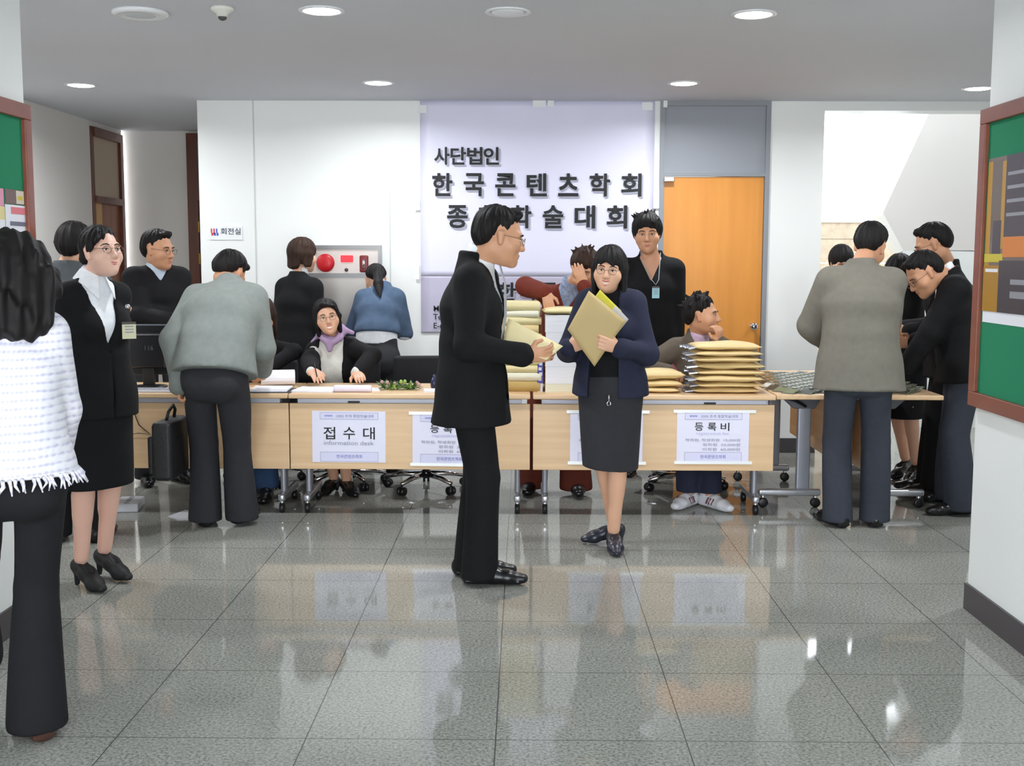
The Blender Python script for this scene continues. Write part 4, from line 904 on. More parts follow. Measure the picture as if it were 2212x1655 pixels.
# ------------------------------------------------------------------ desks
DT = 0.73                                   # desk height
def desk(name_label, x0, y0, rz, L=1.40, D=0.6, inset=0.075, FE=0.56):
    rt = empty('folding_desk', (x0, y0, 0), rz); tag(rt, name_label, 'desk', 'folding training desks on castors')
    MB().box((0.001, 0, DT - 0.028), (L - 0.001, D, DT)).build('tabletop', BEECH, rt, bevel=0.006)
    MB().box((0.002, 0.03, 0.285), (L - 0.002, 0.048, 0.672)).build('modesty_panel', BEECH, rt, bevel=0.003)
    r = MB().box((0.05, 0.022, 0.6735), (L - 0.05, 0.08, DT - 0.029)).build('rail', mat('rail_lilac_grey', (186, 188, 200), 0.4, 0.15), rt, bevel=0.004)
    for t in (0.27, 0.73): MB().box((L * t - 0.035, 0.014, 0.676), (L * t + 0.035, 0.024, 0.687)).build('panel_clip', BLACKP, r, bevel=0.004)
    for x in (inset, L - inset):
        lg = MB().box((x - 0.016, 0.19, 0.11), (x + 0.016, 0.275, DT - 0.075)).build('leg', GREYM, rt, bevel=0.012)
        MB().box((x - 0.02, 0.12, 0.072), (x + 0.02, FE, 0.115)).build('foot_bar', mat('cast_aluminium', (204, 206, 212), 0.25, 0.7), lg, bevel=0.012)
        MB().prism([(x - 0.02, 0.12, DT - 0.03), (x - 0.02, 0.4, DT - 0.03), (x - 0.02, 0.3, DT - 0.12), (x - 0.02, 0.17, DT - 0.12)], (0.04, 0, 0)).build('hinge_bracket', mat('bracket_grey', (96, 98, 106), 0.45), lg, bevel=0.006)
        for y in (0.15, FE - 0.03):
            c = MB().lathe([(0.02, -0.015), (0.03, -0.012), (0.03, 0.012), (0.02, 0.015)], (x, y, 0.0305), 18, 'X').build('castor', BLACKP, lg, smooth=True)
            MB().tube([(x, y, 0.05), (x, y, 0.075)], 0.013, 10).build('castor_cap', CHROME, c, smooth=True)
    return rt
DY = 6.62
desk('beech desk with black monitor on top and briefcase man before it', -2.764, DY, 0)
desk('beech desk bearing the information desk sign behind the suit man', -1.362, DY, 0)
desk('beech desk behind the woman in the navy jacket and dark skirt', 0.052, DY, 0)
d1 = desk('beech desk turned end on beside the stack of eight manila envelopes', 1.935, 6.655, math.pi / 2, 1.5, 0.474, 0.33, 0.5)
d2 = desk('beech desk turned end on with the leaning man at its long side', 1.945, 6.655 + 1.5, -math.pi / 2, 1.5, 0.48, 0.33, 0.5)
for d, xs in ((d1, 0.30),):
    for k in (0, 1): MB().tube([(xs - 0.1 + 0.05 * k, 0.40 - 0.02 * k, DT - 0.034), (xs - 0.06 + 0.05 * k, 0.30, DT - 0.065), (xs - 0.04 + 0.05 * k, 0.24, DT - 0.1)], 0.009, 8).build('fold_lever', BLACKP, d, smooth=True)

# ------------------------------------------------------------------ signs on the desk fronts
def desk_sign(px0, py0, px1, py1, kind, label, tape=True, tilt=0.0):
    y = DY + 0.029; a, b = at(px0, py1, y), at(px1, py0, y); w, h = b[0] - a[0], b[2] - a[2]
    rt = empty('paper_sign', (a[0], y, a[2])); rt.rotation_euler = (0, tilt, 0); tag(rt, label, 'sign', 'paper signs on the desk fronts')
    MB().box((0, -0.0012, 0), (w, -0.0002, h)).build('sheet', mat('sign_paper', (232, 230, 248), 0.4), rt)
    def X(u): return u * w
    def Z(v): return (1 - v) * h
    def box(u0, u1, v0, v1):
        MB().box((X(u0), -0.0018, Z(v1)), (X(u1), -0.0013, Z(v0))).build('printed_box', mat('box_tint', (222, 220, 246), 0.5), rt)
        fr = MB()
        for A_, B_ in (((u0, v0), (u1, v0)), ((u0, v1), (u1, v1))): fr.box((X(A_[0]), -0.0022, Z(A_[1]) - 0.0009), (X(B_[0]), -0.0017, Z(B_[1]) + 0.0009))
        for u in (u0, u1): fr.box((X(u) - 0.0009, -0.0022, Z(v1)), (X(u) + 0.0009, -0.0017, Z(v0)))
        fr.build('box_outline', INKG, rt)
    def T(s_, u0, u1, v0, v1, m, bold=0.0):
        o = text('lettering', s_, m, (X(u0), -0.0026, Z(v1)), h * 0.1, rt, bold=bold, width=(u1 - u0) * w)
        ys = [q.co.y for q in o.data.vertices]; k = (v1 - v0) * h / (max(ys) - min(ys)); y0 = min(ys)
        for q in o.data.vertices: q.co.y = (q.co.y - y0) * k
    box(0.11, 0.9, 0.03, 0.16); T('www', 0.17, 0.28, 0.075, 0.115, INKB); T('2005 추계 종합학술대회', 0.33, 0.84, 0.065, 0.125, INKG)
    if kind == 'info':
        for i, c in enumerate('접수대'): T(c, 0.155 + 0.27 * i, 0.315 + 0.27 * i, 0.31, 0.55, INK, 0.008)
        T('information desk', 0.16, 0.84, 0.58, 0.66, INKG)
    else:
        for i, c in enumerate('등록비'): T(c, 0.245 + 0.18 * i, 0.365 + 0.18 * i, 0.22, 0.38, INK, 0.008)
        T('registration fee', 0.27, 0.72, 0.40, 0.47, INKL)
        for s_, u0, v in (('학회원, 학생회원  10,000원', 0.12, 0.53), ('정회원  30,000원', 0.36, 0.62), ('비회원  60,000원', 0.36, 0.71)): T(s_, u0, 0.88, v, v + 0.06, INKG)
    box(0.11, 0.9, 0.80, 0.98); T('한국콘텐츠학회', 0.33, 0.68, 0.85, 0.92, INKB)
    if tape:
        tp = mat('clear_tape', (244, 246, 246), 0.12, spec=0.9)
        for u0, u1, v in ((-0.05, 1.09, 0.0), (-0.03, 1.05, 1.0)): MB().box((X(u0), -0.0034, Z(v) - 0.009), (X(u1), -0.0028, Z(v) + 0.009)).build('tape_strip', tp, rt)
desk_sign(675, 888, 832, 998, 'info', 'white sign on the desk front reading 접수대 information desk', False, 0.006)
desk_sign(891, 893, 1048, 1003, 'fee', 'white registration fee sign partly behind the man in the black suit', True, 0.008)
desk_sign(1231, 890, 1389, 1000, 'fee', 'white registration fee sign behind the skirt of the navy jacket woman')
desk_sign(1461, 889, 1619, 999, 'fee', 'white registration fee sign below the stack of eight manila envelopes')

# ------------------------------------------------------------------ papers, envelopes, badges
def pillow(name, L, W, T, m, parent=None, seed=0, puff=4, n=(22, 14)):
    r = np.random.RandomState(seed); nx, ny = n; ph = r.uniform(0, 6, 4); vs = []; fs = []
    for side in (1, -1):
        for j in range(ny + 1):
            for i in range(nx + 1):
                u, v = 2 * i / nx - 1, 2 * j / ny - 1
                e = max(0, 1 - abs(u) ** puff) ** 0.6 * max(0, 1 - abs(v) ** puff) ** 0.6
                z = side * T / 2 * (0.08 + 0.92 * e) + 0.05 * T * (math.sin(5 * u + ph[0]) + math.sin(4 * v + 3 * u + ph[1])) * e
                vs.append((u * L / 2, v * W / 2, T / 2 + max(-T / 2, z)))
    K = (nx + 1) * (ny + 1)
    for j in range(ny):
        for i in range(nx):
            a = j * (nx + 1) + i; fs.append((a, a + 1, a + nx + 2, a + nx + 1)); fs.append((K + a, K + a + nx + 1, K + a + nx + 2, K + a + 1))
    for i in range(nx):
        fs.append((i, K + i, K + i + 1, i + 1)); a = ny * (nx + 1) + i; fs.append((a, a + 1, K + a + 1, K + a))
    for j in range(ny):
        a = j * (nx + 1); fs.append((a, a + nx + 1, K + a + nx + 1, K + a)); a += nx; fs.append((a, K + a, K + a + nx + 1, a + nx + 1))
    return MB().add(vs, fs).build(name, m, parent, smooth=True)
SILV = mat('clear_plastic_sleeve', (176, 178, 186), 0.15, 0.5)
ORD = ['lowest', 'second from the bottom', 'third from the bottom', 'fourth from the bottom', 'fourth from the top', 'third from the top', 'second from the top', 'topmost']
def puffy(x, y, z, L, W, T, rz, seed, label, grp, m=MANILA, clip=True):
    o = pillow('envelope', L, W, T, m, None, seed); o.location = (x, y, z); o.rotation_euler = (0, 0, rz); tag(o, label, 'envelope', grp)
    if clip:
        g = MB(); r = np.random.RandomState(seed)
        for k in range(3):
            yy = -W * 0.36 + k * W * 0.3; l_ = 0.03 + 0.03 * r.rand(); g.add([(-L / 2 + 0.015, yy, T * 0.55), (-L / 2 + 0.015, yy + 0.05, T * 0.5), (-L / 2 - l_, yy + 0.055, T * (0.25 + 0.3 * r.rand())), (-L / 2 - l_, yy, T * 0.35), (-L / 2 + 0.015, yy, T * 0.35), (-L / 2 + 0.015, yy + 0.05, T * 0.3), (-L / 2 - l_, yy + 0.055, T * 0.15), (-L / 2 - l_, yy, T * 0.12)],
                  [(0, 1, 2, 3), (7, 6, 5, 4), (0, 4, 5, 1), (1, 5, 6, 2), (2, 6, 7, 3), (3, 7, 4, 0)])
        c = g.build('inner_sleeve', SILV, o); c['label'] = 'shiny clear sleeve sticking out of the open end'
    return o
xa, xb = at(1500, 800, 6.85)[0], at(1632, 800, 6.85)[0]; z = DT; hs_ = (0.034, 0.032, 0.039, 0.032, 0.042, 0.035, 0.032, 0.044)
for i in range(8):
    puffy((xa + xb) / 2 + 0.015 - 0.008 * abs(i - 3.0) + 0.01 * math.sin(i * 2.1), 6.83 + 0.012 * math.cos(i * 1.7), z, (xb - xa) + 0.025, 0.29, hs_[i], math.radians(2.5 * math.sin(i * 1.3)), i, '%s manila envelope in the stack of eight before the seated man' % ORD[i], 'stack of eight padded envelopes'); z += hs_[i] + 0.0006
x = at(1425, 830, 6.88)[0]; z = DT
for i, (T, nm) in enumerate(((0.032, 'flat bottom'), (0.040, 'middle'), (0.058, 'plump top'))):
    puffy(x + 0.01 * i - 0.045, 6.84 + 0.01 * i, z, 0.29, 0.26, T, math.radians(-4 + 6 * i), 20 + i, '%s manila envelope of the low pile beside the navy jacket' % nm, 'low pile of three envelopes', clip=False); z += T + 0.0006
def bundle(x, y, z, w, d, t, m, label, grp, seed):
    """folded pack of envelopes: leaves show as a rounded lip at the front"""
    r = np.random.RandomState(seed); g = MB(); n = 5
    prof = [(-d / 2, 0.0)] + [(-d / 2 - 0.012 * math.sin(math.pi * k / n), t * k / n) for k in range(1, n)] + [(-d / 2, t), (d / 2, t), (d / 2, 0)]
    g.prism([(-w / 2, p[0], p[1]) for p in prof], (w, 0, 0)); o = g.build('envelope_bundle', m, bevel=0.003)
    o.location = (x, y, z); o.rotation_euler = (0, 0, math.radians(r.uniform(-4, 4))); return tag(o, label, 'envelopes', grp)
x = at(1127, 760, 6.9)[0]; z = DT; GOLD = mat('gold_manila', (186, 156, 92), 0.6, noise=(5, 0.04)); OFFW = mat('off_white_paper', (230, 226, 204), 0.65)
layers = [(0.062, GOLD), (0.05, OFFW), (0.042, MANILA2), (0.04, MANILA2), (0.046, MANILA), (0.046, MANILA), (0.05, MANILA2), (0.05, MANILA), (0.044, MANILA2), (0.038, OFFW), (0.048, MANILA2)]
nm = ['gold bottom bundle', 'white bundle second from the bottom', 'thin cream bundle third from the bottom', 'thin cream bundle below the tan ones', 'lower tan bundle behind the suit man hand', 'upper tan bundle behind the suit man hand', 'cream bundle at mid height', 'tan bundle behind the held envelope', 'cream bundle under the white one', 'off white bundle second from the top', 'topmost cream bundle']
for i, (t, m_) in enumerate(layers):
    bundle(x - 0.005 + 0.008 * math.sin(i * 2.3), 6.94, z, 0.225 + 0.012 * math.sin(i * 1.9), 0.32, t, m_, '%s of the tall envelope stack' % nm[i], 'tall stack of envelope bundles', i); z += t + 0.001
# blue and white packing strip down the side of the tall stack
p = at(1167, 790, 6.775); g = MB(); g.cur = 0; g.box((p[0] - 0.017, p[1], DT + 0.05), (p[0] + 0.017, p[1] + 0.02, DT + 0.22)); g.cur = 1
for k in range(5): g.box((p[0] - 0.010 + 0.004 * (k % 2), p[1] - 0.001, DT + 0.066 + 0.03 * k), (p[0] + 0.008 + 0.004 * (k % 2), p[1], DT + 0.084 + 0.03 * k))
o = g.build('packing_label', [mat('label_blue', (58, 52, 150), 0.4), PAPER]); tag(o, 'blue and white packing label standing by the tall envelope stack', 'label'); 
bm_ = MB().box((p[0] - 0.015, p[1] + 0.004, DT), (p[0] + 0.015, p[1] + 0.018, DT + 0.05)).build('label_backing', PAPER, o)
xw0, xw1 = at(1177, 800, 6.9)[0], at(1266, 800, 6.9)[0]; z = DT
for i, t in enumerate((0.05, 0.1, 0.1, 0.1, 0.1)):
    g = MB(); dx = 0.004 * math.sin(3 * i); n = 12
    for k in range(n): e = 0.0004 * ((k * 7) % 3); g.box((xw0 + dx + e, 6.74 - e, z + t * k / n), (xw1 + dx - e, 7.02, z + t * (k + 0.97) / n))
    c = np.array([(xw0 + xw1) / 2, 6.88, z]); o = g.build('paper_ream', PAPER if i else OFFW, base=c); o.location = c
    tag(o, ('cream paper ream at the bottom of the white block', 'white paper ream second from the desk in the block', 'white paper ream in the middle of the tall block', 'white paper ream second from the block top', 'topmost white paper ream under the tan envelope')[i], 'paper', 'tall block of white paper'); z += t + 0.0008
puffy((xw0 + xw1) / 2 + 0.01, 6.88, z, 0.30, 0.3, 0.04, 0.05, 40, 'tan envelope on top of the white paper block under a hand', None, MANILA2, False)
# name badges spread in overlapping rows
BW, BH = 0.078, 0.11
def badge_proto():
    o = MB().box((-BW / 2, -BH / 2, 0), (BW / 2, BH / 2, 0.0025)).build('name_badge', mat('badge_sleeve', (112, 116, 100), 0.2, spec=0.5))
    MB().box((-BW / 2 + 0.006, -BH / 2 + 0.008, 0.0026), (BW / 2 - 0.006, BH / 2 - 0.03, 0.0032)).build('card', mat('badge_card', (150, 154, 128), 0.3), o)
    MB().box((-0.012, BH / 2 - 0.022, 0.0026), (0.012, BH / 2 - 0.008, 0.008)).build('clip', CHROME, o)
    return o
bp = badge_proto(); rb = np.random.RandomState(4); first = True
cards = [mat('badge_card_green', (92, 104, 62), 0.3), mat('badge_card_dark', (44, 48, 42), 0.25), mat('badge_card_pale', (206, 212, 214), 0.2), mat('badge_card_olive', (120, 124, 84), 0.3)]
yw, tl = math.radians(-40), math.radians(13); U_ = np.array([math.cos(yw), math.sin(yw)]); V_ = np.array([-math.sin(yw), math.cos(yw)])
for j in range(-14, 15):
    for i in range(-8, 9):
        p = np.array([1.9, 7.15]) + U_ * (i * 0.085 + rb.uniform(-.002, .002)) + V_ * (j * 0.052 + rb.uniform(-.003, .003))
        if not (1.50 < p[0] < 2.33 and 6.73 < p[1] < 7.75): continue
        if p[0] > 2.18 and p[1] > 7.3: continue
        o = bp if first else bp.copy()
        if not first:
            C.objects.link(o)
            for ch in bp.children:
                k = ch.copy(); C.objects.link(k); k.parent = o
        first = False
        o.location = (p[0], p[1], DT + BH / 2 * math.sin(tl) + 0.001); o.rotation_euler = (tl, 0, yw + rb.uniform(-.012, .012))
        tag(o, 'plastic name badge lying among the overlapping rows of badges on the desk', 'badge', 'name badges laid out on the turned desks')
        for k in o.children:
            if k.name.startswith('card'): k.material_slots[0].link = 'OBJECT'; k.material_slots[0].material = cards[rb.randint(4)]
# papers on the first two desks
def curl_sheet(c, w, d, rad, label, m=PAPER):
    """sheaf of sheets folded back on itself"""
    pts = []; n = 16
    for k in range(n + 1): a = math.pi * (0.55 + 0.95 * k / n); pts.append((rad * math.sin(a) * 1.0 + 0, rad + rad * math.cos(a)))
    vs = [];
    prof = [(d * 0.9, 0.004), (0.0, 0.002)] + [(-rad * 0.9 * math.sin(math.pi * k / 8), rad - rad * math.cos(math.pi * k / 8)) for k in range(1, 8)] + [(0.02, 2 * rad), (d * 0.55, 2 * rad * 0.9)]
    th = 0.004; out = prof + [(a, b - th if i > len(prof) - 4 else b + th) for i, (a, b) in list(enumerate(prof))[::-1]]
    g = MB().prism([(-w / 2, a, b) for a, b in out], (w, 0, 0)); o = g.build('folded_papers', m, smooth=False); o.location = c; return tag(o, label, 'papers')
c = at(604, 832, 7.02); curl_sheet((c[0], 6.98, DT + 0.012), 0.2, 0.16, 0.045, 'white sheets folded back over a notepad in front of the seated women').rotation_euler = (0, 0, 0.25)
def ream(px0, px1, y0, y1, z0, t, label, m=PAPER, rz=0, name='paper_pile'):
    a, b = at(px0, 840, (y0 + y1) / 2)[0], at(px1, 840, (y0 + y1) / 2)[0]; w = b - a; g = MB(); n = max(2, int(t / 0.004)); r = np.random.RandomState(int(px0))
    for k in range(n): e = r.uniform(-.003, .003); g.box((-w / 2 + e, -(y1 - y0) / 2 + e, t * k / n), (w / 2 + e, (y1 - y0) / 2 + e, t * (k + 0.95) / n))
    o = g.build(name, m); o.location = ((a + b) / 2, (y0 + y1) / 2, z0); o.rotation_euler = (0, 0, rz); return tag(o, label, 'papers')
ream(546, 626, 6.66, 6.86, DT + 0.007, 0.014, 'white paper pile in a dark folder beside the grey jacket man', rz=0.05)
f_ = MB().box((-0.125, -0.115, 0), (0.125, 0.115, 0.006)).build('folder', mat('dark_folder', (60, 62, 66), 0.4)); f_.location = (at(588, 840, 6.76)[0], 6.765, DT); f_.rotation_euler = (0, 0, 0.05); tag(f_, 'dark folder under the white paper pile', 'folder')
ream(640, 728, 6.68, 6.9, DT, 0.012, 'white papers by the hand of the smiling woman', rz=-0.08)
g = MB().lathe([(0.019, -0.11), (0.021, -0.1), (0.021, 0.1), (0.019, 0.11)], (0, 0, 0), 14, 'X').build('rolled_booklet', mat('lilac_paper', (232, 226, 244), 0.5), smooth=True)
g.location = (at(762, 840, 6.72)[0], 6.72, DT + 0.021); tag(g, 'rolled white booklet at the front edge beside the corsages', 'booklet')
ream(768, 818, 6.76, 6.9, DT, 0.006, 'thin white sheet behind the rolled booklet', rz=0.2, name='paper_sheet')
ream(915, 975, 6.72, 6.86, DT, 0.008, 'white card lying half behind the suit man', rz=0.1, name='card')
b_ = MB(); b_.lathe([(0.012, 0), (0.022, 0.004), (0.024, 0.03), (0.02, 0.055), (0.01, 0.066), (0.009, 0.08), (0.004, 0.082)], (0, 0, 0), 16); o = b_.build('bottle', mat('dark_blue_glass', (40, 44, 78), 0.15), smooth=True); o.location = (at(938, 828, 6.95)[0], 6.95, DT); tag(o, 'small dark blue bottle next to the white card', 'bottle')
def corsage(px, seed, label):
    r = np.random.RandomState(seed); x = at(px, 835, 6.86)[0]; rt = empty('corsage', (x, 6.86, DT)); tag(rt, label, 'flowers', 'two corsages')
    lv = MB()
    for k in range(34):
        a, e = r.uniform(0, 6.28), r.uniform(0.05, 0.9); d = np.array([math.cos(a) * 1.5, math.sin(a), e]); d /= np.linalg.norm(d); l_ = r.uniform(.04, .085); w = np.cross(d, [0, 0, 1]); w /= np.linalg.norm(w) + 1e-6
        b0 = np.array([r.uniform(-.03, .03), r.uniform(-.02, .02), 0.002]); m_ = b0 + d * l_ * .5 + np.array([0, 0, .008]); e1 = b0 + d * l_; n_ = np.cross(w, d) * 0.0012
        lv.cur = k % 2; lv.add([b0 - n_, m_ - w * .009 - n_, e1 - n_, m_ + w * .009 - n_, b0 + n_, m_ - w * .009 + n_, e1 + n_, m_ + w * .009 + n_], [(3, 2, 1, 0), (4, 5, 6, 7), (0, 1, 5, 4), (1, 2, 6, 5), (2, 3, 7, 6), (3, 0, 4, 7)])
    lv.v = [(a, b, c * 1.35) for a, b, c in lv.v]; lv.build('leaves', [mat('leaf_green', (96, 134, 54), 0.5), mat('leaf_dark', (52, 84, 44), 0.5)], rt)
    fl_ = MB()
    for k in range(9): fl_.cur = k % 2; fl_.ball((r.uniform(-.055, .055), r.uniform(-.03, .02), r.uniform(.009, .04)), (.011, .011, .010), None, 9, 6)
    fl_.v = [(a, b, c * 1.3) for a, b, c in fl_.v]; fl_.build('blossoms', [mat('bud_green', (150, 180, 84), 0.5), mat('bud_pink', (190, 150, 150), 0.5)], rt, smooth=True)
corsage(842, 1, 'green leafy corsage nearer the rolled booklet'); corsage(887, 2, 'green leafy corsage nearer the small dark bottle')

# monitor seen from behind, keyboard, cable, floor things
def monitor():
    x0, x1 = at(268, 760, 6.95)[0], at(374, 760, 6.95)[0]; z1, z0 = at(320, 702, 6.95)[2], DT + 0.075; xc = (x0 + x1) / 2
    rt = empty('computer_monitor', (xc, 6.95, DT)); tag(rt, 'black computer monitor seen from behind on the desk end', 'monitor'); w = (x1 - x0) / 2
    h = MB().box((-w, 0, z0 - DT), (w, 0.028, z1 - DT)).build('housing', mat('monitor_black', (26, 26, 30), 0.28), rt, bevel=0.008)
    MB().box((-w * .75, -0.03, z0 - DT + 0.04), (w * .75, 0, z1 - DT - 0.05)).build('rear_shell', mat('monitor_black', (26, 26, 30), 0.28), rt, bevel=0.014)
    MB().box((-w + 0.002, -0.001, z1 - DT - 0.004), (w - 0.002, 0.029, z1 - DT + 0.003)).build('top_trim', mat('trim_silver', (120, 128, 138), 0.3, 0.4), h)
    MB().box((-0.035, -0.02, 0.012), (0.035, 0.01, z0 - DT + 0.06)).build('stand_neck', BLACKP, rt, bevel=0.006)
    MB().lathe([(0.11, 0.0), (0.11, 0.008), (0.06, 0.014), (0.005, 0.014)], (0, -0.01, 0), 28).build('stand_base', BLACKP, rt, smooth=True)
    text('logo', '116', mat('logo_grey', (92, 94, 100), 0.4), (-0.02, -0.0312, (z0 + z1) / 2 - DT - 0.0), 0.04, rt)
monitor()
o = MB().box((-0.16, -0.06, 0), (0.16, 0.06, 0.014)).build('keyboard', mat('keyboard_white', (214, 214, 220), 0.4), bevel=0.004); o.location = (at(346, 832, 6.72)[0], 6.71, DT); tag(o, 'pale keyboard at the desk edge below the monitor', 'keyboard')
k_ = MB()
for r_ in range(4):
    for c_ in range(13): k_.box((-0.15 + c_ * 0.0232, -0.05 + r_ * 0.025, 0.013), (-0.131 + c_ * 0.0232, -0.03 + r_ * 0.025, 0.0185))
k_.build('keys', mat('key_grey', (190, 190, 198), 0.5), o)
c = [at(289, 868, DY + 0.02), at(291, 895, DY + 0.02), at(300, 918, DY + 0.02), at(325, 939, DY + 0.02), at(300, 936, DY + 0.018), at(284, 938, DY + 0.02)]
o = MB().tube(c, 0.003, 6).build('cable', BLACKP, smooth=True); tag(o, 'thin dark cable hanging against the beech panel under the monitor', 'cable')
p = fl(280, 1098)
o = MB().box((-0.07, -0.12, 0), (0.07, 0.12, 0.05)).build('power_strip', mat('strip_white', (216, 218, 226), 0.35), bevel=0.006); o.location = (p[0], p[1], 0.0); o.rotation_euler = (0, 0, 0.15); tag(o, 'white power strip on the floor under the monitor desk', 'power strip')
s_ = MB()
for k in range(4): s_.lathe([(0.017, 0.0), (0.017, 0.003), (0.01, 0.003)], (0, -0.085 + 0.055 * k, 0.05), 14)
s_.build('sockets', mat('socket_grey', (150, 150, 156), 0.5), o)
q = [fl(362, 1117), fl(400, 1103), fl(432, 1106), fl(430, 1124), fl(385, 1124)]
o = MB().prism([v + np.array([0, 0, 0.001]) for v in q], (0, 0, 0.003)).build('paper_sheet', mat('floor_paper', (206, 208, 214), 0.5)); tag(o, 'loose white sheet on the floor beside the briefcase man', 'paper')

# ------------------------------------------------------------------ office chairs
def chair(x, y, rz, label, seat=0.38):
    rt = empty('office_chair', (x, y, 0), rz); tag(rt, label, 'chair', 'dark office chairs behind the desks')
    CL = mat('chair_fabric', (32, 32, 36), 0.85, bump=(200, 0.2))
    S_ = MB(); S_.box((-0.23, -0.22, seat - 0.055), (0.23, 0.22, seat)); S_.build('seat', CL, rt, bevel=0.025)
    MB().box((-0.21, 0.215, seat + 0.12), (0.21, 0.265, seat + 0.44)).build('backrest', CL, rt, bevel=0.022)
    MB().tube([(0, 0.1, seat - 0.07), (0, 0.25, seat - 0.06), (0, 0.285, seat), (0, 0.285, seat + 0.3)], 0.014, 8).build('back_bar', BLACKP, rt, smooth=True)
    MB().lathe([(0.03, 0.075), (0.032, 0.12), (0.022, 0.13), (0.022, seat - 0.06)], (0, 0, 0), 14).build('gas_lift', mat('dark_chrome', (90, 90, 96), 0.2, 0.9), rt, smooth=True)
    for k in range(5):
        a = 2 * math.pi * k / 5 + 0.3; d = np.array([math.cos(a), math.sin(a), 0])
        l_ = MB().tube([d * 0.02 + np.array([0, 0, 0.1]), d * 0.15 + np.array([0, 0, 0.095]), d * 0.27 + np.array([0, 0, 0.075])], [0.02, 0.017, 0.014], 8).build('base_arm', CHROME, rt, smooth=True)
        p_ = d * 0.265; ax = np.array([-d[1], d[0], 0])
        g = MB()
        for sgn in (1, -1): g.tube([p_ + ax * sgn * 0.006 + np.array([0, 0, 0.0285]), p_ + ax * sgn * 0.022 + np.array([0, 0, 0.0285])], 0.028, 14)
        g.tube([p_ + np.array([0, 0, 0.03]), p_ + np.array([0, 0, 0.07])], 0.007, 8); g.build('castor', BLACKP, l_, smooth=True)
    return rt
chair(-1.19, 7.62, 0, 'dark office chair under the smiling woman with the lilac scarf')
chair(-1.77, 7.70, 0.0, 'dark office chair under the seated woman behind the grey jacket man', 0.375)
chair(-0.64, 7.50, 0.1, 'empty dark office chair behind the two corsages', 0.42)
chair(1.06, 7.56, -0.5, 'dark office chair under the man resting his chin on his hand', 0.38)

# ------------------------------------------------------------------ people
def cloth(name, c, r=0.85, **k): return mat('cloth_' + name, c, r, spec=0.25, noise=k.get('noise', (30, 0.06)), bump=k.get('bump', (260, 0.12)), sheen=k.get('sheen', 0.0))
BLK = cloth('black', (25, 25, 28)); BLK2 = cloth('deep_black', (18, 18, 20)); NAVY = cloth('navy', (40, 43, 62)); CHAR = cloth('charcoal', (50, 50, 54)); GREYJ = cloth('grey_green', (132, 138, 134)); TAUPE = cloth('taupe', (118, 114, 104))
SLATE = cloth('slate', (58, 62, 72)); WHT = cloth('white', (236, 238, 242)); DENIM = cloth('denim', (76, 94, 118), noise=(14, 0.16)); RUST = cloth('rust_knit', (112, 46, 34), bump=(120, 0.5)); KHAKI = cloth('grey_brown', (98, 88, 78)); JEANS = cloth('blue_jeans', (58, 84, 124), noise=(14, 0.12))
DGREY = cloth('dark_grey_suit', (84, 88, 92)); SHBLUE = cloth('pale_blue', (196, 210, 226)); LILAC = cloth('lilac_scarf', (172, 146, 178)); TWEED = tweed('cloth_white_tweed', (232, 230, 238), (196, 194, 214)); RUSTT = cloth('rust_trousers', (104, 48, 36))
SHOEW = mat('white_trainer', (230, 230, 236), 0.4)
def badge(P, p, n, label, col=(222, 216, 180), w=0.06, h=0.075):
    """name badge clipped to the clothes: card with a dark band, facing n"""
    n = unit(n); u = np.array([0, 0, 1.0]); r = unit(np.cross(u, n)); u = np.cross(n, r); g = MB(); R_ = np.stack([r, n, u], 1)
    def q(a, b, lift, mi):
        g.cur = mi; c = [p + R_ @ np.array([x, y, z]) for y in (lift, lift + 0.002) for x, z in ((a[0], a[1]), (b[0], a[1]), (b[0], b[1]), (a[0], b[1]))]
        g.add(c, [(3, 2, 1, 0), (4, 5, 6, 7), (0, 1, 5, 4), (1, 2, 6, 5), (2, 3, 7, 6), (3, 0, 4, 7)])
    q((-w / 2, -h / 2), (w / 2, h / 2), 0, 0); q((-w / 2, h * .36), (w / 2, h * .5), 0.002, 1)
    for k in range(3): q((-w * .3, h * (.2 - .17 * k)), (w * .32, h * (.26 - .17 * k)), 0.002, 2)
    o = g.build('name_badge', [mat('card_%d_%d_%d' % col, col, 0.35), mat('badge_band', (70, 66, 60), 0.4), INKG], P['root'], base=P['base']); o['label'] = label
def sheet_solid(name, corners, t, ms, label, cat, n=(12, 12), bow=0.0):
    """thin padded rectangle through four 3-D corners (a,b,c,d in order)"""
    a, b, c, d = [np.array(p, float) for p in corners]; nm = unit(np.cross(b - a, d - a)); vs = []; fs = []; nx, ny = n
    for s_ in (1, -1):
        for j in range(ny + 1):
            for i in range(nx + 1):
                u, v = i / nx, j / ny; e = (1 - (2 * u - 1) ** 4) * (1 - (2 * v - 1) ** 4)
                vs.append((a * (1 - u) + b * u) * (1 - v) + (d * (1 - u) + c * u) * v + nm * (s_ * t * (.15 + .85 * e) / 2 + bow * math.sin(math.pi * u)))
    K = (nx + 1) * (ny + 1)
    for j in range(ny):
        for i in range(nx): q = j * (nx + 1) + i; fs += [(q, q + 1, q + nx + 2, q + nx + 1), (K + q, K + q + nx + 1, K + q + nx + 2, K + q + 1)]
    for i in range(nx): fs.append((i, K + i, K + i + 1, i + 1)); q = ny * (nx + 1) + i; fs.append((q, q + 1, K + q + 1, K + q))
    for j in range(ny): q = j * (nx + 1); fs.append((q, q + nx + 1, K + q + nx + 1, K + q)); q += nx; fs.append((q, K + q, K + q + nx + 1, q + nx + 1))
    base = (a + b + c + d) / 4; o = MB().add(vs, fs).build(name, ms, smooth=True, base=base); o.location = base
    return tag(o, label, cat)
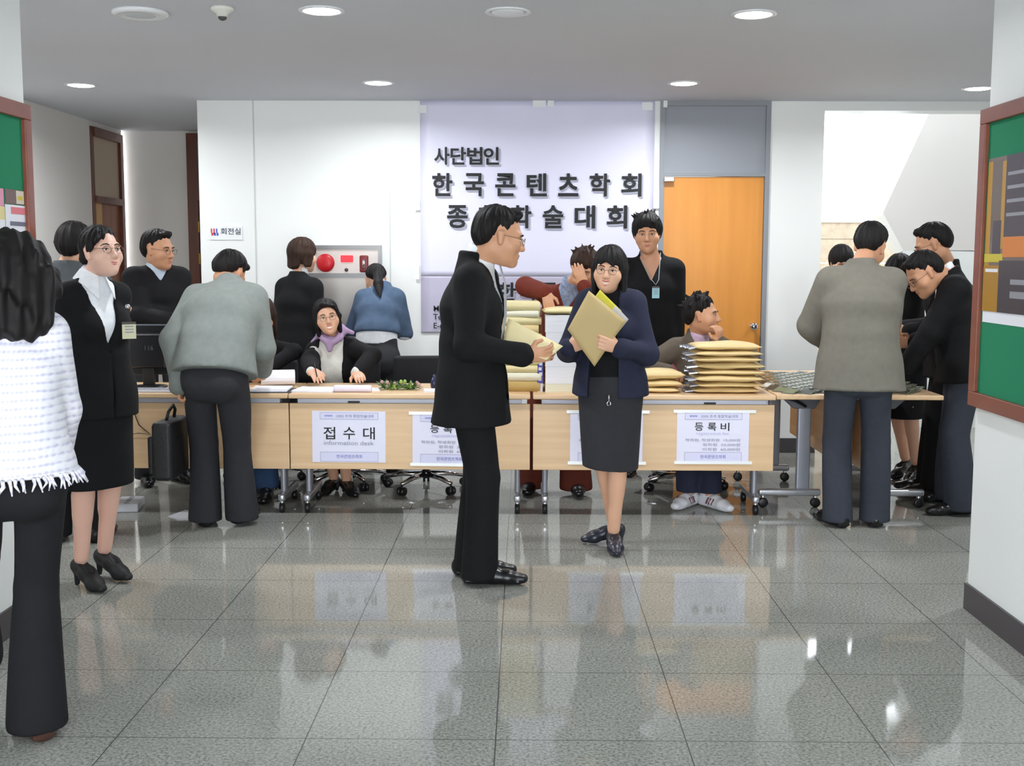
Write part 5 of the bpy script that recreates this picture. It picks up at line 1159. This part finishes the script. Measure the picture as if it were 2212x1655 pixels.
def fcol(P, w1, m, depth=0.10, tilt=0.35):
    """spread shirt collar: two pointed leaves lying on the chest"""
    nb, ss, cf, u2, s = P['nb'], P['ss'], P['cf'], P['u2'], P['s']
    G = MB()
    for g in (1, -1):
        a = nb + u2 * .055 * s - cf * .02 * s + ss * g * .05 * s; b = nb + u2 * .02 * s + cf * .075 * s + ss * g * .018 * s; c = nb - u2 * depth * .75 * s + cf * .12 * s + ss * g * w1 * .7 * s; d = nb - u2 * .03 * s + cf * .06 * s + ss * g * w1 * 1.25 * s; e = nb + u2 * .01 * s - cf * .03 * s + ss * g * .085 * s
        n_ = unit(np.cross(c - a, d - a)) * .004; P5 = [a, b, c, d, e]
        G.prism([p - n_ / 2 for p in P5], n_)
    o = G.build('collar', m, P['root'], base=P['base'])

# the man in the black suit, facing along the desks with an envelope in his hand
c = at(1040, 800, 5.33)
P = person('person in a black suit in profile holding out a pale envelope', None, H=1.775, at_=(c[0] - 0.045, 5.36), yaw=95, lean=0, lean2=6, head=(80, -12, 0), hc=at(1079, 512, 5.33), report='suit',
           wr=at(1132, 768, 5.16), wl=at(1140, 764, 5.40), er=(.5, -.8, -.8), el=(.2, -.8, -.8), hdr=(1, .1, .04), hdl=(1, -.1, .02), pr=(0, .9, .35), pl_=(0, -.9, .35), curl=(.62, .62), feet=[(fl(1037, 1250)[0], 5.27), (fl(1016, 1232)[0], 5.42)], toes=[92, 88],
           hair='short', jacket=dict(m=BLK2, hem=.75, v=(.085, .42, .05, 0), x=.026, flare=.05, sleeve=.024), shirt=dict(m=WHT, top=.066), trousers=dict(m=BLK2, x=.02, flare=.046), shoes=dict(m=LEATHER), glasses=True, skin=SKIN2, h=.0075, hb=.011, hh=.004)
tie = MB(); nb, cf, ss, u2, s = P['nb'], P['cf'], P['ss'], P['u2'], P['s']
pp = [nb + cf * .085 * s + u2 * .015 * s, nb + cf * .125 * s - u2 * .08 * s, nb + cf * .142 * s - u2 * .22 * s, nb + cf * .135 * s - u2 * .42 * s]; ww = [.016, .022, .034, .044]
tie.add([p + ss * g * w + cf * k for p, w in zip(pp, ww) for g in (1, -1) for k in (0, .006)], [f for i in range(3) for f in ((4 * i, 4 * i + 2, 4 * i + 6, 4 * i + 4), (4 * i + 1, 4 * i + 5, 4 * i + 7, 4 * i + 3), (4 * i, 4 * i + 4, 4 * i + 5, 4 * i + 1), (4 * i + 2, 4 * i + 3, 4 * i + 7, 4 * i + 6))] + [(0, 1, 3, 2), (12, 14, 15, 13)])
tie.build('tie', cloth('silver_tie', (168, 170, 174)), P['root'], base=P['base'])
sheet_solid('envelope', [at(1086, 742, 5.22), at(1180, 778, 5.14), at(1216, 748, 5.34), at(1098, 688, 5.46)], .014, MANILA2, 'pale envelope held out by the man in the black suit', 'envelope')

# the woman in the navy jacket
c = at(1318, 870, 5.92)
P = person('person in an open navy jacket and dark knee length skirt, smiling and hugging envelopes', None, H=1.585, sex='f', at_=(c[0], 5.93), yaw=196, lean=2, head=(192, -3, -5), hc=at(1316, 583, 5.88), report='navy',
           wr=at(1228, 752, 5.72), wl=at(1338, 752, 5.66), er=(.45, -.3, -1), el=(.45, -.2, -1), hdr=(.75, -.5, .35), hdl=(-.85, -.35, .25), pr=(.6, .7, .3), pl_=(-.3, .9, .2), curl=(.5, .45), feet=[(fl(1318, 1150)[0], 6.06), (fl(1322, 1178)[0], 5.92)], toes=[262, 178],
           hair=('bob', .17), jacket=dict(m=NAVY, hem=.815, v=(.07, .52, .085, .01), x=.028, flare=.06, sleeve=.024), shirt=dict(m=BLK2, x=.012, hem=.80, top=.075), skirt=dict(m=CHAR, hem=.435, w=.155, d=.165, tilt=-.06), shoes=dict(m=mat('navy_leather', (34, 36, 48), .3), kind='pump'), heel=.025, glasses=True, smile=True, build=1.02, h=.0075, hb=.01, hh=.004)
zp = MB().tube([P['pe'] + np.array(v) for v in ((-.02, -.19, -.02), (-.02, -.192, -.055))], .004, 6).tube([P['pe'] + np.array([-.02 + .009 * math.cos(t), -.193, -.066 + .011 * math.sin(t)]) for t in np.linspace(0, 6.28, 12)], .002, 5, cap=False); zp.build('zip_pull', CHROME, P['root'], smooth=True, base=P['base'])
for g in (1, 0):
    a = P['A']['r' if g else 'l']; t = P['TO']['r' if g else 'l']; w = np.cross(t, [0, 0, 1]); MB().tube([a + t * .095 + w * k + np.array([0, 0, -.045 - abs(k) * .25]) for k in (-.03, -.015, 0, .015, .03)], .004, 6).build('shoe_buckle', mat('gold_metal', (206, 170, 96), .25, 1), P['root'], smooth=True, base=P['base'])
Ye = 5.62
sheet_solid('envelope', [at(1284, 792, Ye + .02), at(1352, 694, Ye + .03), at(1272, 628, Ye + .04), at(1226, 712, Ye + .0)], .022, mat('tan_envelope', (188, 164, 112), .6, noise=(5, .04)), 'big tan envelope hugged point down by the woman in the navy jacket', 'envelope')
sheet_solid('booklet', [at(1296, 745, Ye + .045), at(1343, 672, Ye + .05), at(1296, 626, Ye + .06), at(1250, 690, Ye + .05)], .012, mat('yellow_cover', (196, 186, 36), .5), 'yellow booklet sticking out above the hugged tan envelope', 'booklet')
sheet_solid('paper_wad', [at(1290, 775, Ye + .035), at(1358, 690, Ye + .04), at(1330, 660, Ye + .05), at(1262, 745, Ye + .035)], .014, mat('wad_grey', (176, 172, 168), .5), 'grey edged papers between the tan envelope and the navy jacket', 'papers')

# the woman in the black suit and white collar
c = at(205, 800, 5.14)
P = person('person in a black skirt suit with a wide white collar, looking up at the ceiling', None, H=1.61, sex='f', at_=(c[0], 5.15), yaw=128, lean=0, head=(128, 9, 0), hc=at(219, 546, 5.12), report='blacksuit',
           wr=np.array([c[0] - .16, 5.24, .86]), wl=np.array([c[0] - .02, 5.36, .86]), er=(.7, -.8, -.3), el=(.7, -.8, -.3), feet=[fl(178, 1268)[:2], fl(228, 1248)[:2]], toes=[128, 122],
           hair='bun', jawk=.84, jacket=dict(m=BLK2, hem=.80, v=(.09, .3, .004, 0), x=.022, flare=.03, collar=False), shirt=dict(m=WHT, top=.06), skirt=dict(m=BLK2, hem=.475, w=.165, d=.14, tilt=.05), shoes=dict(m=mat('matt_black_shoe', (20, 20, 22), .6), kind='pump'), heel=.055, glasses=True, h=.0075, hb=.01, hh=.004, skin=mat('skin_pale', (226, 180, 160), .5, noise=(9, .03)))
fcol(P, .06, WHT, .12)
badge(P, P['ch'] + P['cf'] * .155 + P['ss'] * -.075 - P['u2'] * .03, P['cf'] * .7 + np.array([.2, -.8, 0]), 'cream name card with a dark band on the chest')
MB().ball(P['ch'] + P['cf'] * .15 + P['ss'] * -.075 + P['u2'] * .075, .012).build('brooch', mat('silver_pin', (200, 200, 204), .25, .8), P['root'], smooth=True, base=P['base'])

# the woman in the white woven jacket, walking away
P = person('person with curly black hair in a white woven jacket, walking away', None, H=1.585, sex='f', at_=(at(14, 1000, 3.45)[0], 3.47), yaw=-22, lean=3, head=(-35, -6, 0), hc=at(28, 606, 3.5), report='white',
           wr=at(118, 1004, 3.72), wl=at(-120, 1000, 3.7), er=(.6, -.5, -.5), el=(1, -.5, 0), feet=[fl(84, 1590)[:2], fl(-60, 1500)[:2]], toes=[-40, -15], hair='curly', jacket=dict(m=TWEED, hem=.845, x=.03, flare=.075, sleeve=.024, amp=.004, upto=.9), shirt=dict(m=WHT), trousers=dict(m=BLK, x=.014, flare=.064), shoes=dict(m=mat('brown_leather', (70, 44, 36), .35)), heel=.02, face=False, h=.008, hb=.011)
# fringed hem
fr = MB(); r = np.random.RandomState(2)
V = np.array([v.co[:] for v in [o for o in P['root'].children if o.name.startswith('jacket')][0].data.vertices]); cx, cy = V[:, 0].mean(), V[:, 1].mean()
lowv = V[(V[:, 2] < .875)]; an = np.arctan2(lowv[:, 1] - cy, lowv[:, 0] - cx)
for a in np.linspace(-3.14, 3.14, 110):
    k = np.abs(np.angle(np.exp(1j * (an - a)))); sel = lowv[k < .06]
    if len(sel) == 0: continue
    rr = np.hypot(sel[:, 0] - cx, sel[:, 1] - cy); q = sel[rr.argmax()]; 
    if rr.max() > .3: continue
    o_ = np.array([math.cos(a), math.sin(a), 0]); p0 = np.array([q[0], q[1], .86]) - o_ * .004; fr.tube([p0, p0 + o_ * .012 + np.array([r.uniform(-.006, .006), r.uniform(-.006, .006), -.018]), p0 + o_ * .018 + np.array([r.uniform(-.012, .012), r.uniform(-.012, .012), -.032 - r.uniform(0, .014)])], [.007, .005, .002], 5)
fr.build('hem_fringe', TWEED, P['root'], smooth=True)['kind'] = 'stuff'

# the man in the grey jacket bending over the desk
P = person('person in a grey jacket bending over the desk with a briefcase in hand', None, H=1.70, at_=(at(464, 830, 6.26)[0], 6.26), yaw=4, pz=.885, lean=20, lean2=40, head=(22, -42, 6), report='greyj', hc=at(495, 592, 6.66),
           wl=at(389, 826, 6.27), wr=at(566, 800, 6.66), er=(.35, -.5, -.6), el=(.5, -.4, -.2), hdl=(0, 0, -1), hdr=(.0, .9, -.3), pl_=(1, 0, 0), curl=(.4, 1.1), feet=[(at(520, 1124, 6.45)[0], 6.46), (at(448, 1126, 6.45)[0], 6.43)], toes=[12, -8], hair='short',
           jacket=dict(m=GREYJ, hem=.875, x=.045, flare=.03, sleeve=.03, ext=np.array([at(464, 830, 6.26)[0], 6.25, .80])), shirt=None, trousers=dict(m=CHAR, x=.02, flare=.058), shoes=dict(m=LEATHER), face=False, build=1.06, h=.009, skin=SKIN2)
bc = P['W']['l'] + np.array([-.062, 0, -.10])
b0 = empty('briefcase', (bc[0], bc[1], bc[2] - .42)); tag(b0, 'slim black briefcase hanging from the hand of the grey jacket man', 'briefcase')
BAG = mat('bag_black', (24, 24, 26), .5, bump=(150, .2))
MB().box((-.055, -.17, .0), (.055, .17, .32)).build('bag_body', BAG, b0, bevel=.025); MB().box((-.085, -.14, .03), (-.05, .14, .24)).build('front_pocket', BAG, b0, bevel=.014)
MB().box((-.088, -.05, .235), (-.05, .05, .25)).build('zip', CHROME, b0, bevel=.002)
MB().tube([(0, -.07, .31), (.012, -.06, .365), (.02, 0, .395), (.012, .06, .365), (0, .07, .31)], .009, 8).build('handle', BAG, b0, smooth=True)

# the man in the taupe jacket at the badge table
c = at(1850, 840, 6.46)
P = person('person in a taupe jacket and slate trousers seen from behind, at the badge table', None, H=1.745, at_=(c[0], 6.42), yaw=8, lean=2, lean2=9, head=(30, -22, 8), report='taupe', hc=at(1879, 533, 6.62),
           wl=np.array([c[0] - .08, 6.78, 1.02]), wr=np.array([c[0] + .14, 6.8, 1.0]), er=(1, -.6, -.2), el=(1, -.7, -.1), hdl=(.5, .8, .1), hdr=(-.2, .9, .1), feet=[(at(1889, 1123, 6.5)[0], 6.5), (at(1808, 1123, 6.5)[0], 6.49)], toes=[6, -20], hair='short',
           jacket=dict(m=TAUPE, hem=.79, x=.036, flare=.055, sleeve=.032), shirt=None, trousers=dict(m=SLATE, x=.02, flare=.05), shoes=dict(m=LEATHER), face=False, build=1.06, h=.009, skin=SKIN2)
# the smiling woman with the scarf
P = person('person in a black cardigan with a lilac scarf, sitting and smiling behind the papers', None, H=1.60, sex='f', at_=(at(735, 800, 7.56)[0], 7.56), yaw=182, pz=.495, lean=8, lean2=10, side=4, head=(166, 2, 10), report='smile', hc=at(706, 686, 7.40),
           wr=at(672, 808, 6.99)+np.array([0,0,.012]), wl=at(770, 818, 7.08)+np.array([0,0,.035]), er=(.5, .5, .05), el=(.8, .5, .05), hdr=(.45, -.8, -.15), hdl=(.3, -.9, -.1), pr=(.3, .1, -1), pl_=(.2, 0, -1), curl=(.5, .3), feet=[(at(720, 1000, 7.38)[0], 7.38), (at(746, 1000, 7.3)[0], 7.33)], toes=[200, 150], seat=True, khint=(0, -.6, 1),
           hair=('side', -1), jawk=.92, jacket=dict(m=BLK2, hem=.42, v=(.085, .5, .05, 0), x=.018, flare=.02, collar=False, sleeve=.02, name='cardigan'), shirt=dict(m=cloth('ivory', (218, 216, 208)), x=.01, collar=False), skirt=dict(m=BLK, hem=.40, w=.16, d=.16), shoes=dict(m=LEATHER, kind='pump'), heel=.02, glasses=True, smile=True, h=.009, hh=.0045)
S_ = Solid(); nb, u2, cf, ss = P['nb'], P['u2'], P['cf'], P['ss']
for i in range(12):
    a, b = 2 * math.pi * i / 12, 2 * math.pi * (i + 1) / 12
    q = [nb + u2 * (.035 + .012 * math.sin(2 * t) - .03 * math.cos(t)) + ss * .068 * math.sin(t) + cf * (.015 + .078 * math.cos(t)) for t in (a, b)]; S_.cap(q[0], q[1], .022, k=.02)
S_.cap(nb + cf * .1 + u2 * .0, nb + cf * .11 - u2 * .05, .03, .018, k=.02); S_.cap(nb + u2 * .06 - ss * .07, nb + u2 * .03 - ss * .14 + cf * .02, .02, .012, k=.02); S_.cap(nb + u2 * .04 + ss * .07, nb - u2 * .01 + ss * .13 + cf * .03, .02, .012, k=.02)
S_.wave = folds(.004, 2, 4); P['child']('scarf', S_.mesh(.007), LILAC)
pen = MB().tube([P['W']['r'] + np.array([.03, -.06, .055]), P['W']['r'] + np.array([.055, -.115, -.025])], .0035, 6).build('pen', INK, smooth=True); tag(pen, 'dark pen in the hand of the smiling woman', 'pen')
# the seated woman hidden behind the grey jacket
P = person('person with long brown hair sitting, mostly hidden behind the grey jacket man', None, H=1.60, sex='f', at_=(at(556, 800, 7.66)[0], 7.66), yaw=178, pz=.49, lean=10, lean2=16, head=(170, -20, 0), report='hidden', hc=at(566, 684, 7.5), wr=at(550, 796, 7.12), wl=at(580, 800, 7.2), er=(.4, .6, -.1), el=(.2, .6, -.1),
           feet=[(at(545, 1000, 7.2)[0], 7.2), (at(575, 1000, 7.15)[0], 7.15)], toes=[185, 175], seat=True, khint=(0, -.6, 1), hair=('long', .3), hairmat=HAIRB, jacket=dict(m=BLK2, hem=.45, x=.02, collar=False), shirt=dict(m=BLK), trousers=dict(m=JEANS, x=.016, flare=.05, hem=.07), shoes=dict(m=LEATHER), h=.011, hb=.015, hh=.006)
# the woman in black with long hair near the cabinet
P = person('person with dark hair all in black, back turned near the hydrant cabinet', None, H=1.63, sex='f', at_=(at(640, 700, 8.3)[0], 8.3), yaw=28, lean=5, head=(48, -8, 0), report='blackback', hair=('bob', .09), hairmat=HAIRB,
           jacket=dict(m=BLK2, hem=.62, x=.04, flare=.04, sleeve=.03), shirt=dict(m=WHT, top=.085), trousers=dict(m=BLK), shoes=dict(m=LEATHER), face=True, h=.011, hb=.016, hh=.006)
# the woman in the denim jacket
c = at(818, 740, 8.14)
P = person('person with a ponytail in a blue denim jacket, back turned', None, H=1.58, sex='f', at_=(c[0] - .02, 8.14), yaw=6, lean=14, lean2=30, head=(-12, -26, 0), report='denim', hc=at(812, 606, 8.46), wl=at(768, 712, 8.56), wr=at(872, 716, 8.54), er=(.25, -.3, -.8), el=(.25, -.3, -.8), hair='pony',
           jacket=dict(m=DENIM, hem=.985, x=.03, flare=.01, sleeve=.022), shirt=dict(m=WHT, x=.022, hem=.915), trousers=dict(m=CHAR, x=.024, flare=.05), shoes=dict(m=LEATHER), face=False, build=1.0, h=.010, hb=.015, hh=.006)
# the man with folded arms
c = at(342, 700, 7.72); f_ = unit((math.sin(math.radians(150)), math.cos(math.radians(150)), 0))
P = person('person in a black sweater with folded arms behind the monitor, looking along the desks', None, H=1.73, at_=(c[0], 7.72), yaw=150, lean=2, head=(112, -6, 0), report='folded', hc=at(342, 540, 7.66), wr=np.array([c[0] + .20, 7.44, 1.09]), wl=np.array([c[0] - .06, 7.46, 1.14]), er=(.8, -.1, -.8), el=(.8, -.1, -.8), hdr=(.8, .4, .2), hdl=(-.9, 0, .1), pr=(0, 1, 0), pl_=(0, 1, 0),
           hair='short', jacket=dict(m=BLK, hem=.86, v=(.06, .1, .0, 0), x=.022, collar=False, sleeve=.024, name='sweater'), shirt=dict(m=SHBLUE, top=.06), trousers=dict(m=CHAR), shoes=dict(m=LEATHER), glasses=True, skin=SKIN2, h=.010, hb=.014, hh=.005)
# the man behind the woman in the black suit
P = person('person in a dark grey suit, back turned, behind the woman with the white collar', None, H=1.72, at_=(at(150, 700, 6.05)[0], 6.05), yaw=-6, lean=3, head=(4, -8, 0), report='behind', hc=at(163, 535, 6.1), hair='short', jacket=dict(m=DGREY, hem=.76, x=.024), shirt=None, trousers=dict(m=BLK), shoes=dict(m=LEATHER), face=False, h=.010, hb=.015, hh=.0055)
# the woman in the rust sweater behind the stacks
P = person('person in a rust red sweater with one hand on her brow', None, H=1.62, sex='f', at_=(at(1205, 800, 7.55)[0], 7.55), yaw=186, lean=12, lean2=24, side=-9, twist=0, head=(196, -26, -6), report='rust', hc=at(1262, 580, 7.30),
           wr=at(1180, 632, 7.02), wl=at(1262, 618, 7.02), er=(1, .1, .35), el=(1, .3, -.5), hdr=(.15, -.45, -.8), hdl=(-.35, .0, .9), pr=(.3, .6, -.6), pl_=(.1, 1, .1), curl=(.35, .3), feet=[(at(1148, 1000, 7.42)[0], 7.42), (at(1246, 1000, 7.36)[0], 7.36)], toes=[190, 178], hair='mop', hairmat=HAIRB,
           jacket=dict(m=RUST, hem=.80, v=(.07, .14, 0, 0), x=.02, collar=False, sleeve=.022, amp=.006, name='sweater'), shirt=dict(m=mat('striped_blue', (150, 166, 196), .8, noise=(60, .3)), top=.06), trousers=dict(m=RUSTT, x=.03, flare=.075), shoes=dict(m=LEATHER), h=.009, hb=.013, hh=.005, skin=SKIN2)
# the man in the black shirt
c = at(1402, 700, 8.12)
P = person('person in a loose black shirt standing before the door, a blue tag round his neck', None, H=1.81, at_=(c[0], 8.12), yaw=182, lean=2, head=(186, -4, 2), report='blackshirt', hc=at(1398, 506, 8.05), wr=at(1340, 760, 8.08), wl=at(1460, 768, 8.08), hair='mop', jacket=dict(m=BLK2, hem=.72, v=(.075, .16, 0, 0), x=.03, sleeve=.03, flare=.03, name='shirt', upto=1.0), shirt=None, trousers=dict(m=BLK), shoes=dict(m=LEATHER), skin=SKIN2, h=.009, hb=.013, hh=.0045)
badge(P, P['ch'] + P['cf'] * .16 - P['u2'] * .02 - P['ss'] * .03, P['cf'], 'pale blue hanging name tag', (150, 206, 216), .05, .08)
nb, u2, cf, ss = P['nb'], P['u2'], P['cf'], P['ss']
MB().tube([nb + ss * .07 + u2 * .035, nb + ss * .06 + cf * .09 - u2 * .03, nb + cf * .14 - u2 * .15 + ss * .0, P['ch'] + cf * .162 + u2 * .03 - ss * .03, nb + cf * .14 - u2 * .15 - ss * .05, nb - ss * .06 + cf * .09 - u2 * .03, nb - ss * .07 + u2 * .035], .003, 6).build('lanyard', mat('lanyard_grey', (150, 160, 166), .6), P['root'], smooth=True, base=P['base'])
# the seated man with his chin on his hand
c = at(1492, 800, 7.52)
P = person('person in a grey brown jacket sitting with his chin on his hand, looking away', None, H=1.66, at_=(c[0], 7.52), yaw=160, pz=.495, lean=6, lean2=14, side=0, head=(112, 2, 0), report='chin', hc=at(1517, 682, 7.38),
           wr=at(1450, 806, 7.15), wl=at(1556, 744, 7.2), er=(.5, .0, -.25), el=(.9, .3, -.4), hdr=(.1, -.95, -.05), hdl=(-.12, -.1, 1), pr=(0, 0, -1), pl_=(-.6, .7, 0), curl=(.5, .8), feet=[(at(1490, 1000, 7.05)[0], 7.02, .0), (at(1532, 1000, 7.02)[0], 6.98, .0)], toes=[215, 150], seat=True, khint=(0, -.6, 1),
           hair='spiky', jacket=dict(m=KHAKI, hem=.42, v=(.06, .2, 0, 0), x=.024, sleeve=.026), shirt=dict(m=cloth('pink_stripe', (206, 180, 204)), top=.06), trousers=dict(m=NAVY, x=.018, flare=.05, hem=.09), shoes=dict(m=SHOEW), h=.009, hb=.013, hh=.0045, skin=SKIN2)
for q in 'rl':
    a = P['A'][q]; t = P['TO'][q]; w = np.cross(t, [0, 0, 1]); g = MB()
    for k in (.02, .045, .07): g.tube([np.array([a[0], a[1], 0]) + t * k + w * .0445 + np.array([0, 0, .03]), np.array([a[0], a[1], 0]) + t * (k + .02) + w * .042 + np.array([0, 0, .068])], .004, 6); g.tube([np.array([a[0], a[1], 0]) + t * k - w * .0445 + np.array([0, 0, .03]), np.array([a[0], a[1], 0]) + t * (k + .02) - w * .042 + np.array([0, 0, .068])], .004, 6)
    g.build('shoe_stripes', mat('stripe_maroon', (110, 40, 52), .5), P['root'], smooth=True, base=P['base'])
pen = MB().tube([P['W']['r'] + np.array([.0, -.05, .06]), P['W']['r'] + np.array([.05, -.10, -.015])], .0035, 6).build('pen', mat('pen_red', (170, 40, 60), .3), smooth=True); tag(pen, 'red pen in the hand of the man resting his chin', 'pen')
# group at the far side of the badge table
P = person('person whose dark hair alone shows behind the shoulder of the taupe jacket', None, H=1.58, sex='f', at_=(2.40, 8.5), yaw=180, lean=4, head=(175, -25, 0), report='hair', hc=at(1817, 566, 8.42), hair='bangs', jacket=dict(m=BLK, hem=.8), shirt=dict(m=WHT), trousers=dict(m=BLK), shoes=dict(m=LEATHER), h=.012, hb=.018, hh=.006)
c = at(2058, 700, 7.42)
P = person('person in a black suit with glasses standing tallest in the group beyond the badge table', None, H=1.74, at_=(2.74, 7.44), yaw=282, lean=3, lean2=8, head=(285, -24, 0), report='tall', hc=at(2014, 529, 7.36), wl=np.array([2.44, 7.38, 1.06]), wr=np.array([2.44, 7.54, 1.06]), er=(.15, -.5, -1), el=(.15, -.5, -1), feet=[(2.66, 7.5), (2.60, 7.28)], toes=[285, 275], hair='short', jacket=dict(m=BLK2, hem=.76, x=.022), shirt=dict(m=WHT, top=.04), trousers=dict(m=BLK2, x=.02, flare=.045), shoes=dict(m=LEATHER), glasses=True, skin=SKIN2, h=.010, hb=.014, hh=.005)
P = person('person in a black skirt suit and heels with head bowed', None, H=1.58, sex='f', at_=(2.62, 7.98), yaw=238, lean=5, lean2=14, head=(238, -38, 0), report='bowed', hc=at(1943, 590, 7.72), wl=np.array([2.38, 7.80, 1.0]), wr=np.array([2.36, 7.98, 1.0]), er=(.2, -.5, -1), el=(.1, -.5, -1), feet=[(2.66, 8.0), (2.68, 7.84)], toes=[225, 215], hair='bangs', jacket=dict(m=BLK2, hem=.8, x=.02, v=(.07, .15, 0, 0)), shirt=dict(m=WHT), skirt=dict(m=BLK, hem=.43, w=.17, d=.165), shoes=dict(m=LEATHER, kind='pump'), heel=.055, h=.010, hb=.012, hh=.005)
fcol(P, .06, WHT, .1)
P = person('person in a black jacket with glasses reaching down to the badge table', None, H=1.70, at_=(at(2084, 800, 6.9)[0], 6.9), yaw=280, lean=9, lean2=17, head=(262, -38, 6), report='lean', hc=at(1996, 592, 6.86), wl=at(1950, 800, 6.85), wr=at(1975, 740, 7.05), er=(.2, -.4, -1), el=(.5, -.4, -.9), hdl=(-.7, .2, -.6), hdr=(-.9, 0, 0), feet=[(2.66, 7.12), (2.60, 6.80)], toes=[282, 262], hair='short',
           jacket=dict(m=BLK2, hem=.80, v=(.08, .34, .02, 0), x=.034, flare=.05, sleeve=.032), shirt=dict(m=WHT, top=.06), trousers=dict(m=SLATE, x=.026, flare=.06), shoes=dict(m=LEATHER), glasses=True, skin=SKIN2, build=1.04, h=.009, hb=.013, hh=.0045)
